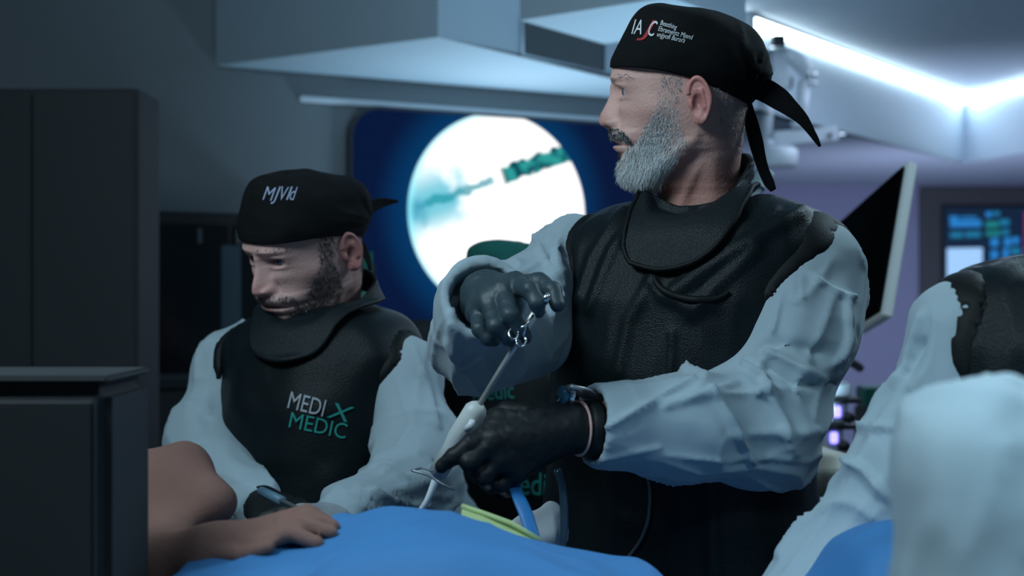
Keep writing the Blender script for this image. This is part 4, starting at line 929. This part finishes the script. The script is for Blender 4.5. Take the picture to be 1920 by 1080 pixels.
# gloved hands
jL = dict(wrist=P(1078, 802, 1.578), fingers=[[P(938, 790, 1.525), P(884, 832, 1.497), P(852, 855, 1.492), P(828, 874, 1.494)], [P(926, 826, 1.505), P(880, 866, 1.49), P(893, 888, 1.515), P(915, 884, 1.54)],
    [P(938, 860, 1.508), P(905, 894, 1.497), P(920, 910, 1.52), P(938, 896, 1.548)], [P(965, 885, 1.525), P(938, 910, 1.515), P(952, 920, 1.535), P(966, 906, 1.555)]], thumb=[P(1010, 778, 1.575), P(950, 772, 1.585), P(905, 790, 1.575), P(882, 808, 1.565)])
glove('glove', jL, M_glove, man, cuff=[P(1060, 802, 1.575), P(1098, 803, 1.583)])
wrv, wrf = tube_vf(spline([P(1090, 803, 1.583), P(1104, 803, 1.587), P(1190, 803, 1.61)], 8), [.0285, .027, .033, .034, .036, .038, .04, .042][:8], 26); wc = np.tile(SKIN*.9, (len(wrv), 1)); mesh('forearm', wrv, wrf, M_skin, man, cols=wc)
V, Fc = tube_vf(spline([P(1094, 803, 1.5835), P(1108, 804, 1.587), P(1121, 804, 1.59)], 6), [.035, .036, .0365, .0365, .037, .036], 30); mesh('glove_cuff', V, Fc, M_glove, man)
V, Fc = tube_vf(spline([P(1084, 803, 1.5805), P(1087.5, 803, 1.5815)], 3), [.0345, .0352, .0345], 30); mesh('skin_band', V, Fc, M_skin, man, cols=np.tile(SKIN*1.05, (len(V), 1)))
wt = root('wristwatch', P(1064, 742, 1.57), 'steel wristwatch with a blue face on the left wrist of the standing person', 'watch')
wc_ = P(1066, 741, 1.575)
V, Fc = tube_vf([P(1078, 742, 1.575), P(1066, 740, 1.575)], [.014, .014], 22); mesh('case', V, Fc, M_chrome, wt)
V, Fc = tube_vf([P(1056, 742, 1.570), P(1051, 742, 1.568)], [.0125, .0115], 22); mesh('watch_face', V, Fc, mat('watch_blue', (.02, .12, .2), .15, .2, 40, coat=.5), wt)
V, Fc = tube_vf(spline([P(1062, 728, 1.56), P(1080, 730, 1.566), P(1094, 734, 1.575), P(1104, 742, 1.585)], 12), .012, 12, flat=.35, side=(0, .3, 1)); mesh('band', V, Fc, mat('steel_band', (.55, .56, .56), .35, .1, 60, metal=.9), wt)
jR = dict(wrist=P(908, 552, 1.625), fingers=[[P(966, 533, 1.568), P(994, 545, 1.518), P(1008, 568, 1.508), P(1010, 584, 1.512)], [P(945, 548, 1.556), P(958, 592, 1.508), P(975, 618, 1.512), P(985, 632, 1.525)],
    [P(918, 566, 1.556), P(930, 612, 1.510), P(950, 632, 1.515), P(962, 640, 1.53)], [P(895, 585, 1.57), P(899, 618, 1.532), P(915, 636, 1.528), P(928, 640, 1.54)]], thumb=[P(958, 536, 1.61), P(1010, 530, 1.575), P(1036, 545, 1.55), P(1046, 572, 1.535)])
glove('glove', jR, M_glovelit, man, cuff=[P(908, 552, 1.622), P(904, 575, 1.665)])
flp = [on_surface(bvh_of(apron), x, y, .003) for x, y in ((1225, 516), (1232, 532), (1250, 548), (1278, 558), (1308, 562), (1340, 560), (1368, 548))]
tube('flap_edge', [q for q in flp if q is not None], [.002, .0042, .005, .005, .005, .004, .002], M_trimblk, apron, seg=10, n=40)
legs(man, (xpx(1275), YM+.02), ya, .84)
# ------------------------------------------------------------------ what he holds
sc_ = root('endoscope', P(866, 810, 1.555), 'slim steel scope with a white handle held in black gloves', 'surgical tool')
a = P(1020, 560, 1.505); b = P(897, 762, 1.553)
dirv = (b-a)/np.linalg.norm(b-a)
tube('shaft', [a, b], .0036, mat('pale_steel', (.60, .60, .55), .35, .08, 30, metal=.35), sc_, seg=14)
tube('sheath', [a+(b-a)*.08, a+(b-a)*.42], .0050, MATS['pale_steel'], sc_, seg=14)
tube('tip', [P(1029, 552, 1.502), P(1019, 566, 1.506)], [.0035, .0055], M_chrome, sc_, seg=12)
hd = mat('handle_white', (.58, .62, .62), .4, .06, 20)
tube('handle', [b-dirv*.004, b, b+dirv*.006, b+dirv*.05, b+dirv*.062, b+dirv*.105], [.006, .011, .0145, .0150, .0128, .0120], hd, sc_, seg=20)
tube('lever', [P(872, 806, 1.538), P(884, 796, 1.535), P(886, 788, 1.537)], [.004, .005, .004], M_white, sc_, seg=10)
tube('cord', [b+dirv*.10, P(800, 940, 1.58), P(770, 990, 1.60), P(760, 1060, 1.6)], [.006, .004, .004, .004], M_white, sc_, seg=8, n=20)
fp = root('forceps', P(968, 632, 1.51), 'small steel forceps gripped beside the scope by the raised hand', 'forceps')
for s in (-1, 1):
    c = P(970+7*s, 632+7*s, 1.502); th = np.linspace(0, 2*math.pi, 26); V, Fc = tube_vf(np.c_[c[0]+.0055*np.cos(th), c[1]+.004*np.sin(th), c[2]+.0065*np.sin(th)], .0013, 8); mesh('finger_ring', V, Fc, M_chrome, fp)
    tube('shank', [c+[.003, 0, .006], P(985, 612, 1.503), P(1000, 590, 1.506)], .0016, M_chrome, fp, seg=8)
ht = root('hook_wire', P(820, 895, 1.49), 'thin curved steel wire under the pointing black finger', 'surgical tool')
tube('wire', [P(772, 882, 1.50), P(800, 890, 1.495), P(830, 908, 1.492), P(852, 918, 1.495)], .0016, mat('grey_steel', (.3, .33, .35), .35, metal=.7), ht, seg=8, n=20)
tube('loop', [P(772, 882, 1.50), P(790, 878, 1.51), P(812, 884, 1.512)], .0012, MATS['grey_steel'], ht, seg=8, n=12)
# tubes hanging on the apron
tb1 = root('clear_tube', P(1050, 1000, 1.66), 'clear plastic tube hanging along the left edge of the standing person\'s apron', 'tube')
tube('hose', [P(1046, 880, 1.64), P(1056, 920, 1.63), P(1058, 980, 1.62), P(1052, 1050, 1.62), P(1050, 1110, 1.62)], .0055, mat('clear_plastic', (.05, .10, .15), .2, .1, 20, coat=.5, alpha=.75), tb1, seg=12, n=30)
cb1 = root('thin_cable', P(1205, 980, 1.60), 'thin grey cable curving down the front of the standing person\'s apron', 'cable')
def on_apron(px, py, g=.004):
    h = on_surface(bvh_apron, px, py, g); return h if h is not None else P(px, py, 1.7)
bvh_apron = bvh_of(apron)
tube('cord', [on_apron(x, y) for x, y in ((1212, 885), (1219, 925), (1217, 965), (1205, 1005), (1186, 1035), (1160, 1062), (1140, 1085))], .0024, mat('cable_grey', (.07, .09, .10), .5), cb1, seg=8, n=40)
tube('clip', [on_apron(1212, 880, .003), on_apron(1212, 890, .006)], .004, M_chrome, cb1, seg=8)
# ------------------------------------------------------------------ the assistant on the left
YB = 2.2
asst = root('person', (P(600, 900, YB)[0], YB+.05, 0), 'person in black cap and lettered black apron bending over the table at left', 'person')
fB = np.array([-.64, -.70, -.34]); exB, eyB, ezB = axes_from(fB, (.06, -.12, 1))
HB = Head(P(578, 470, YB-.02), exB, eyB, ezB, 1.06)
skB = SKIN*np.array([.95, .98, 1.02])
bB, VB, QB = build_head(HB, asst, skB, True, (.16, .12, .11), .35)
dark = lambda p, rg: np.clip(np.full((len(p), 3), .05)*np.array([[1.1, .95, .85]])+rg.normal(0, .02, (len(p), 1)), .01, .2)
strands('beard', HB, VB, QB, [BEARD, MOUST], 3200, lambda p: 7+4*smooth01((p[:, 2]-270)/60), dark, asst, beard_dir, wid=.8, lift=.3, seed=12)
strands('eyebrow', HB, VB, QB, [[(1140, 146), (1160, 139), (1186, 142), (1190, 149), (1165, 149), (1144, 155)]], 300, lambda p: 9+0*p[:, 0], dark, asst, lambda p: np.tile(np.array([.75, 0, -.25]), (len(p), 1)), wid=.7, lift=.15, seed=13)
strands('cropped_hair', HB, VB, QB, [NAPE, [(1240, 128), (1290, 140), (1276, 200), (1262, 178), (1240, 160)]], 2200, lambda p: 7+0*p[:, 0], dark, asst, lambda p: np.tile(np.array([.15, 0, 1.]), (len(p), 1)), wid=.6, lift=.2, seed=14)
capB = build_cap(HB, asst, M_cap, seed=9, fold=1.2, tail1=[(1400, -10, 168, 16), (1440, -4, 160, 18), (1475, 10, 158, 16), (1515, 20, 160, 13), (1555, 28, 168, 8), (1590, 32, 178, 2)], tail2=[(1392, -6, 182, 9), (1410, -12, 206, 11), (1420, -18, 235, 13), (1424, -22, 262, 10), (1424, -24, 280, 4)])
cbB = bvh_of(capB)
for s, x, w in (('M', 490, .7), ('J', 512, .8), ('V', 520, .6), ('I', 534, .8), ('d', 540, .6)): printed_text('logo_lettering', s, x, 374, 38, 8, cbB, mat('print_pale_blue', (.30, .36, .52), .7), capB, .3, w, lift=.002)
yb = math.radians(24); zb = lambda py: CZ-(py-540)/F*YB; xb_ = lambda px: (px-960)/F*YB
TB = Torso([(zb(540), xb_(618), YB+.03, .18, .09), (zb(580), xb_(612), YB+.02, .195, .10), (zb(660), xb_(602), YB, .19, .12), (zb(760), xb_(590), YB-.02, .165, .125), (zb(950), xb_(578), YB-.04, .155, .125), (.45, xb_(580), YB-.02, .19, .14)], yb, zb(556), .20, .50, zb(730), .48, n=2.4)
lo, hi = TB.bounds(); V, Q = nets(TB.apron, lo, hi, .009); V = relax(V, Q, 1); N = normals(V, Q); V = V+N*(.005*vnoise(V*np.array([12, 12, 6]), 7)+.002*vnoise(V*24, 8))[:, None]
apB = mesh('apron', V, Q, M_apron, asst)
boxB = (np.array([lo[0], lo[1], zb(790)]), hi)
NB = HB.w([(1322, 0, 385)])[0]
collar('thyroid_collar', (xb_(615), YB+.005), TB, [(0, .075, zb(588)), (60, .075, zb(575)), (120, .075, zb(520)), (180, .075, zb(500)), (-120, .075, zb(520)), (-60, .075, zb(575))],
    [(0, .15, zb(672)), (22, .145, zb(660)), (45, .115, zb(615)), (90, .098, zb(585)), (135, .092, zb(560)), (180, .09, zb(545)), (-135, .092, zb(560)), (-90, .098, zb(590)), (-45, .115, zb(615)), (-22, .145, zb(660))], MATS['collar_leatherette'], asst, fn=lambda p: TB.base(p)[0], gap=.01, cols=80, rows=18)
bvB = bvh_of(apB)
printed_text('apron_lettering', 'MEDI', 536, 764, 46, 14, bvB, mat('print_grey', (.36, .40, .44), .7), apB, .0, .7, lift=.003)
printed_text('apron_lettering', 'X', 612, 782, 44, 14, bvB, M_print_t, apB, .2, 1.3, lift=.003)
printed_text('apron_lettering', 'MEDIC', 538, 800, 42, 12, bvB, M_print_t, apB, .0, .9, lift=.003)
SF = []
def sleeve(name, path, rad, parent, h=.006, amp=.005, seed=1, elbow=None, k=.05, folds=None, m=None, under=None):
    path = [np.array(p) for p in path]
    def fn(p):
        d = None
        for a, b, r0, r1 in zip(path[:-1], path[1:], rad[:-1], rad[1:]):
            q = cap_d(p, a, b, r0, r1); d = q if d is None else smin(d, q, k)
        return d
    SF.append(fn)
    al = np.array(path); V, Q = nets(fn, al.min(0)-max(rad)-.03, al.max(0)+max(rad)+.03, h); V = relax(V, Q, 1); V0 = V.copy(); V = wrinkle(V, Q, path, amp, seed, 10, elbow=elbow)
    if folds: V = ridges(V, normals(V, Q), folds)
    if under: V = settle(V0, V, under)
    return mesh(name, V, Q, m or M_gown, parent)
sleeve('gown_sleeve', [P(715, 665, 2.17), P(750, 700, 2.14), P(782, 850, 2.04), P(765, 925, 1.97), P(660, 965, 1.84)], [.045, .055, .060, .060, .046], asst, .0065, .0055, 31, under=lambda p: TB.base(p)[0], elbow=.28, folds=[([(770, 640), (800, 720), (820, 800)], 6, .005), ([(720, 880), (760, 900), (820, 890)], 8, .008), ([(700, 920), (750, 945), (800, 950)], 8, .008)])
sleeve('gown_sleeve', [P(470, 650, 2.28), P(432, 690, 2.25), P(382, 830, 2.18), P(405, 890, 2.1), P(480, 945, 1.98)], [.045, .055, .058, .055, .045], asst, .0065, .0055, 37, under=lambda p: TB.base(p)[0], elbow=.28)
binding(TB, SF[0], zb(740), *boxB, apB, .008, .0075, 1); binding(TB, SF[1], zb(740), *boxB, apB, .008, .0075, -1)
gB = mat('pale_glove', (.30, .34, .38), .5, .1, 30, .1, 90)
def simple_hand(wr, tip, side, m, parent, curl=.5, seed=1, scale=1.0, up=(0, 0, 1)):
    wr = np.array(wr); d = np.array(tip)-wr; d /= np.linalg.norm(d); up = np.array(up, float); up -= d*(up@d); up /= np.linalg.norm(up); sd = np.cross(d, up)*side
    fs = []
    for k, (o, l) in enumerate(((-.028, .072), (-.009, .080), (.010, .074), (.028, .058))):
        kn = wr+d*(.088-.006*abs(k-1))+sd*o*scale; a = kn+d*l*.45-up*l*.12*curl*2; b = a+d*l*.28*(1-curl*.5)-up*l*.30*curl*2*.6; c = b+d*l*.20*(1-curl)-up*l*.25*curl*1.2
        fs.append([kn, a, b, c])
    th = [wr+d*.03-sd*.028-up*.005, wr+d*.062-sd*.045-up*.015, wr+d*.09-sd*.046-up*.025]
    return glove('glove' if m is not M_skin else 'hand', dict(wrist=wr, fingers=fs, thumb=th), m, parent, h=.0028, cuff=[wr, wr-d*.05], scale=scale, seed=seed)
simple_hand(P(650, 968, 1.84), P(560, 985, 1.72), -1, gB, asst, .5, 3, up=(.1, -.5, 1))
simple_hand(P(490, 948, 1.96), P(545, 975, 1.86), 1, M_glove, asst, .5, 4, up=(-.1, -.4, 1))
legs(asst, (P(590, 900, YB)[0], YB), yb, .82)
inst = root('steel_probe', P(450, 900, 1.85), 'blurred steel instruments in the hands of the bending person over the table', 'surgical tool')
tube('rod', [P(500, 925, 1.80), P(640, 992, 1.60)], .003, mat('grey_steel', (.3, .33, .35), .35, metal=.7), inst, seg=10); tube('grip', [P(490, 921, 1.815), P(530, 940, 1.76)], .007, mat('blue_grip', (.10, .2, .28), .5), inst, seg=12)
# ------------------------------------------------------------------ the person behind, mostly hidden
YC = 2.75
hid = root('person', (P(945, 800, YC)[0], YC+.05, 0), 'person in teal cap and lettered black apron hidden behind the raised white sleeve', 'person')
exC, eyC, ezC = axes_from((-.25, -.95, -.15), (0, 0, 1)); HCc = Head(P(945, 560, YC), exC, eyC, ezC, .96)
build_head(HCc, hid, SKIN*.9, False); capC = build_cap(HCc, hid, M_teal, ties=False, seed=21, fold=1.6)
zc = lambda py: CZ-(py-540)/F*YC; xc = lambda px: (px-960)/F*YC
TC = Torso([(zc(650), xc(950), YC+.02, .17, .09), (zc(690), xc(950), YC+.01, .185, .10), (zc(780), xc(950), YC, .175, .115), (zc(950), xc(950), YC, .16, .12), (.45, xc(950), YC, .19, .14)], math.radians(8), zc(652), .22, .155, zc(830), .48)
lo, hi = TC.bounds(); V, Q = nets(TC.apron, lo, hi, .011); V = relax(V, Q, 1); apC = mesh('apron', V, Q, M_apron, hid)
bvC = bvh_of(apC)
for s, x, y, sz in (('medic', 886, 752, 46), ('medic', 938, 926, 62)): printed_text('apron_lettering', s, x, y, sz, -4 if y < 800 else 2, bvC, M_print_t, apC, 0, .72, lift=.004)
sleeve('gown_sleeve', [P(1090, 740, 2.78), P(1115, 800, 2.76), P(1120, 920, 2.65), P(1060, 1000, 2.45)], [.05, .06, .058, .045], hid, .009, .004, 41)
sleeve('gown_sleeve', [P(815, 735, 2.78), P(800, 790, 2.76), P(810, 920, 2.65), P(870, 1000, 2.45)], [.05, .058, .055, .045], hid, .009, .004, 43)
simple_hand(P(1050, 1003, 2.42), P(1000, 1015, 2.32), 1, M_glove, hid, .4, 5); simple_hand(P(880, 1003, 2.42), P(930, 1015, 2.32), -1, M_glove, hid, .4, 6)
legs(hid, (xc(950), YC), .1, .80)
# ------------------------------------------------------------------ the two people at the right edge
YD = 1.40
zd = lambda py, Y=YD: CZ-(py-540)/F*Y; xd = lambda px, Y=YD: (px-960)/F*Y
pd = root('person', (xd(2040), YD+.05, 0), 'person in black apron reaching a long white sleeve down to the table at right', 'person')
yd = math.radians(18)
TD = Torso([(zd(480), xd(2030), YD+.03, .15, .085), (zd(540), xd(2030), YD+.02, .158, .105), (zd(640), xd(2030), YD, .155, .12), (zd(800), xd(2030), YD, .155, .125), (zd(1080), xd(2035), YD, .18, .13), (.45, xd(2030), YD, .20, .14)], yd, zd(466), .18, .50, zd(720), .48)
lo, hi = TD.bounds(); V, Q = nets(TD.apron, lo, hi, .008); V = relax(V, Q, 1); N = normals(V, Q); V = V+N*(.004*vnoise(V*np.array([16, 16, 5]), 17)+.003*(1-2*np.abs(vnoise(V*np.array([30, 30, 5]), 18))))[:, None]
apD = mesh('apron', V, Q, M_apron, pd); boxD = (np.array([lo[0], lo[1], zd(800)]), hi)
exD, eyD, ezD = axes_from((-.7, .55, -.25), (0, 0, 1)); HD = Head(P(2190, 260, YD), exD, eyD, ezD, .98)
build_head(HD, pd, SKIN, False); build_cap(HD, pd, M_cap, ties=False, seed=31)
sleeve('gown_sleeve', [P(1890, 640, 1.45), P(1815, 630, 1.42), P(1780, 772, 1.42), P(1712, 880, 1.42), P(1490, 1165, 1.42)], [.045, .054, .056, .057, .054], pd, .0055, .0050, 51, under=lambda p: TD.base(p)[0], elbow=.27,
    folds=[([(1730, 590), (1700, 690), (1640, 760), (1580, 830)], 9, .007), ([(1790, 560), (1775, 640), (1790, 700)], 7, .006), ([(1590, 800), (1660, 800), (1720, 810)], 8, .006), ([(1560, 850), (1620, 880), (1660, 930)], 9, .007), ([(1600, 870), (1520, 950), (1460, 1040)], 9, .005), ([(1700, 700), (1730, 640)], 8, -.006)])
binding(TD, SF[-1], zd(760), *boxD, apD, .008, .0075, -1)
simple_hand(P(1480, 1178, 1.41), P(1420, 1245, 1.36), 1, M_glove, pd, .4, 7)
sleeve('gown_sleeve', [P(2210, 610, 1.38), P(2260, 660, 1.36), P(2260, 900, 1.30), P(2180, 1050, 1.30)], [.062, .066, .064, .052], pd, .009, .004, 53)
simple_hand(P(2170, 1060, 1.30), P(2110, 1110, 1.28), -1, M_glove, pd, .4, 8)
legs(pd, (xd(2060), YD+.02), yd, .82)
YE = 0.90
pe = root('person', (P(2230, 900, YE)[0], YE+.02, 0), 'person in a plain white gown close to the camera at the lower right corner', 'person')
xe = lambda px: (px-960)/F*YE; ze = lambda py: CZ-(py-540)/F*YE
TE = Torso([(ze(840), xe(2230), YE+.02, .15, .08), (ze(900), xe(2230), YE+.02, .17, .10), (ze(980), xe(2230), YE+.02, .17, .11), (ze(1200), xe(2230), YE+.02, .16, .12), (.40, xe(2230), YE+.02, .20, .14)], 0.2, ze(780), .25, .30, ze(1000), .42)
lo, hi = TE.bounds(); V, Q = nets(lambda p: smin(TE.apron(p), smin(cap_d(p, P(2080, 980, YE), P(1828, 858, YE-.01), .060, .046), cap_d(p, P(1826, 862, YE-.01), P(1800, 1180, YE-.03), .047, .046), .05), .05), lo-np.array([.2, .1, 0]), hi+.04, .008); V = relax(V, Q, 1)
V = wrinkle(V, Q, [P(2060, 960, YE), P(1828, 860, YE), P(1800, 1150, YE-.03)], .005, 61, 10)
mesh('gown', V, Q, M_gown, pe)
exE, eyE, ezE = axes_from((-.8, .5, -.3), (0, 0, 1)); HE = Head(P(2330, 500, YE), exE, eyE, ezE, .95); build_head(HE, pe, SKIN, False); build_cap(HE, pe, M_cap, ties=False, seed=33)
sleeve('gown_sleeve', [P(1790, 1165, YE-.03), P(1770, 1200, YE-.02), P(1700, 1245, YE+.05)], [.038, .042, .036], pe, .007, .003, 63)
simple_hand(P(1695, 1238, YE+.06), P(1640, 1275, YE+.12), 1, M_glove, pe, .4, 9)
legs(pe, (xe(2230), YE+.03), .2, .74)
# ------------------------------------------------------------------ operating table, drape and what lies on it
tbl = root('operating_table', (.03, 1.35, 0), 'operating table hidden below the blue drape', 'table')
box('table_top', (-.33, 1.12, .80), (.39, 1.55, .86), M_darkgrey, tbl, .01); tube('column', [(.03, 1.33, .06), (.03, 1.33, .80)], .07, M_chrome, tbl, seg=20); box('base', (-.3, 1.15, 0), (.36, 1.5, .06), M_darkgrey, tbl, .01)
nx, ny = 240, 90; xs = np.linspace(-.355, .425, nx); ys = np.linspace(1.08, 1.60, ny); X, Y = np.meshgrid(xs, ys, indexing='ij')
def pz(px, py, Y=1.30): return CZ-(py-540)/F*Y
prof = np.array([(-1000, 1180), (100, 1120), (250, 1086), (330, 1066), (430, 1046), (520, 1030), (620, 1018), (720, 1006), (850, 1012), (960, 1030), (1060, 1058), (1160, 1090), (1230, 1120), (1320, 1200), (1450, 1220), (1540, 1120), (1600, 1040), (1680, 1012), (1800, 1020), (2000, 1060), (3000, 1100)], float)
pxg = 960+F*X/1.30; top = CZ-(pchip(prof[:, 0], prof[:, 1], np.clip(pxg, -1000, 3000))-540)/F*1.30
v = (Y-1.30)/.26; fall = 1-smooth01((np.abs(v)-.25)/.85)
Z = .865+(top-.865)*fall
pn = np.c_[X.ravel(), Y.ravel(), Z.ravel()]
Z = Z+(.016*(1-2*np.abs(vnoise(np.c_[pn[:, 0]*6+pn[:, 1]*5, pn[:, 1]*3-pn[:, 0], pn[:, 2]*2], 71)))+.004*vnoise(pn*16, 72)+.007*np.exp(-6*np.abs(vnoise(np.c_[pn[:, 0]*7-pn[:, 1]*6, pn[:, 1]*2+pn[:, 0]*3, pn[:, 2]], 73)))).reshape(Z.shape)*(.2+.8*fall)
Z = np.maximum(Z, .866)
edge = np.minimum(np.minimum(X-xs[0], xs[-1]-X), np.minimum(Y-ys[0], ys[-1]-Y)); 
Z = np.where(edge < .002, .55, np.where(edge < .02, .855, Z))
Vd = np.stack([X, Y, Z], -1).reshape(-1, 3); i = np.arange(nx-1)[:, None]; j = np.arange(ny-1)[None, :]
Qd = np.stack([i*ny+j, (i+1)*ny+j, (i+1)*ny+j+1, i*ny+j+1], -1).reshape(-1, 4)
dr = mesh('surgical_drape', Vd, Qd, M_drape); tag(dr, 'rumpled blue surgical drape covering the table along the bottom of the picture', 'drape')
# bare arm on the drape at lower left
pat = root('person', (-.42, 1.45, .9), 'bare arm bent on the blue drape at lower left, body covered', 'person')
def bare(p):
    d = cap_d(p, P(262, 900, 1.52), P(335, 890, 1.50), .036, .032); d = smin(d, cap_d(p, P(340, 895, 1.50), P(400, 945, 1.45), .033, .026), .03)
    d = smin(d, cap_d(p, P(300, 1078, 1.36), P(400, 1044, 1.34), .030, .028), .03); d = smin(d, cap_d(p, P(285, 930, 1.5), P(320, 1060, 1.37), .032, .030), .04); d = smin(d, cap_d(p, P(400, 1044, 1.34), P(500, 1006, 1.34), .027, .020), .03)
    kn = P(512, 1000, 1.335); dv = P(590, 978, 1.325)-kn; dv /= np.linalg.norm(dv); sd = np.array([.004, .0185, .004])
    for k, l in ((-1.5, .066), (-.5, .076), (.5, .070), (1.5, .056)):
        a = kn+sd*k; b = a+dv*l*.5+np.array([0, 0, .004]); c = a+dv*l*.95-np.array([0, 0, .014])
        d = smin(d, cap_d(p, kn-dv*.05+sd*k*.5, a, .015, .0115), .010); d = smin(d, np.minimum(cap_d(p, a, b, .0105, .0095), cap_d(p, b, c, .0095, .0078)), .003)
    t0 = kn-dv*.045-sd*1.6; d = smin(d, np.minimum(cap_d(p, t0, t0+dv*.03-sd*.9, .013, .011), cap_d(p, t0+dv*.03-sd*.9, t0+dv*.06-sd*.8, .011, .009)), .005)
    return d
V, Q = nets(bare, P(230, 1110, 1.36)-np.array([.10, .13, .05]), P(620, 840, 1.3)+np.array([.06, .33, .08]), .0036); V = relax(V, Q, 2)
V = V+normals(V, Q)*(.003*vnoise(V*24, 81))[:, None]
mesh('body', V, Q, mat('matt_skin', (.3, .2, .2), .85, .1, 30, .2, 200, attr='col', spec=.2), pat, cols=np.tile(np.array((.22, .12, .10)), (len(V), 1))*(1+.15*vnoise(V*18, 82))[:, None])
# lime flap, blue strap, white towel
V = [P(866, 952, 1.42), P(905, 965, 1.41), P(960, 985, 1.40), P(1012, 1016, 1.39), P(960, 1010, 1.36), P(900, 996, 1.35), P(862, 985, 1.36)]
lf = root('lime_packet', P(930, 990, 1.38), 'pale lime green packet lying on the far edge of the blue drape', 'packet')
n = len(V); up = np.array([0, 0, .006]); mesh('packet_body', [q-up for q in V]+list(V), [list(range(n))[::-1], list(range(n, 2*n))]+[[i, (i+1) % n, n+(i+1) % n, n+i] for i in range(n)], mat('lime_paper', (.42, .53, .25), .6, .06, 10), lf, smooth=False)
n2 = [q+np.array([0, -.001, .002]) for q in (V[0], V[1], V[2], V[3])]; tube('fold_edge', n2, .003, MATS['lime_paper'], lf, seg=6)
bs = root('blue_strap', P(985, 960, 1.50), 'blue strap hanging down from the black gloved hand', 'strap')
tube('strap_band', [P(962, 908, 1.535), P(976, 940, 1.50), P(990, 975, 1.48), P(1000, 1012, 1.46), P(1004, 1040, 1.45)], .0085, mat('strap_blue', (.02, .16, .42), .5, .1, 20), bs, flat=.35, side=(.3, -1, 0), n=20)
tube('strap_end', [P(958, 900, 1.54), P(964, 912, 1.532)], .009, mat('strap_blue', (0, 0, 0)), bs, seg=10)
def tw_(p): return smin(smin(ell_d(p, P(1010, 1000, 1.66), (.032, .03, .028)), ell_d(p, P(1033, 985, 1.665), (.018, .022, .032)), .02), ell_d(p, P(985, 1008, 1.655), (.03, .025, .02)), .02)+.003*vnoise(p*60, 91)
V, Q = nets(tw_, P(940, 1060, 1.60)-.03, P(1070, 930, 1.74)+.03, .004)
ts = root('instrument_stand', (0.0, 1.66, 0), 'small tray stand between the lettered apron and the standing person', 'stand')
zt = P(0, 1036, 1.66)[2]
box('tray', (ts.location.x-.09, 1.615, zt-.012), (ts.location.x+.05, 1.70, zt-.001), M_chrome, ts, .004); tube('column', [(ts.location.x-.04, 1.66, .02), (ts.location.x-.04, 1.66, zt-.012)], .014, M_chrome, ts, seg=12); tube('foot_plate', [(ts.location.x-.04, 1.66, 0), (ts.location.x-.04, 1.66, .02)], .06, M_darkgrey, ts, seg=24)
tag(mesh('crumpled_towel', V, Q, mat('white_towel', (.55, .60, .64), .9, .08, 20, .2, 120)), 'crumpled white cloth between the blue strap and the standing person\'s apron', 'towel')
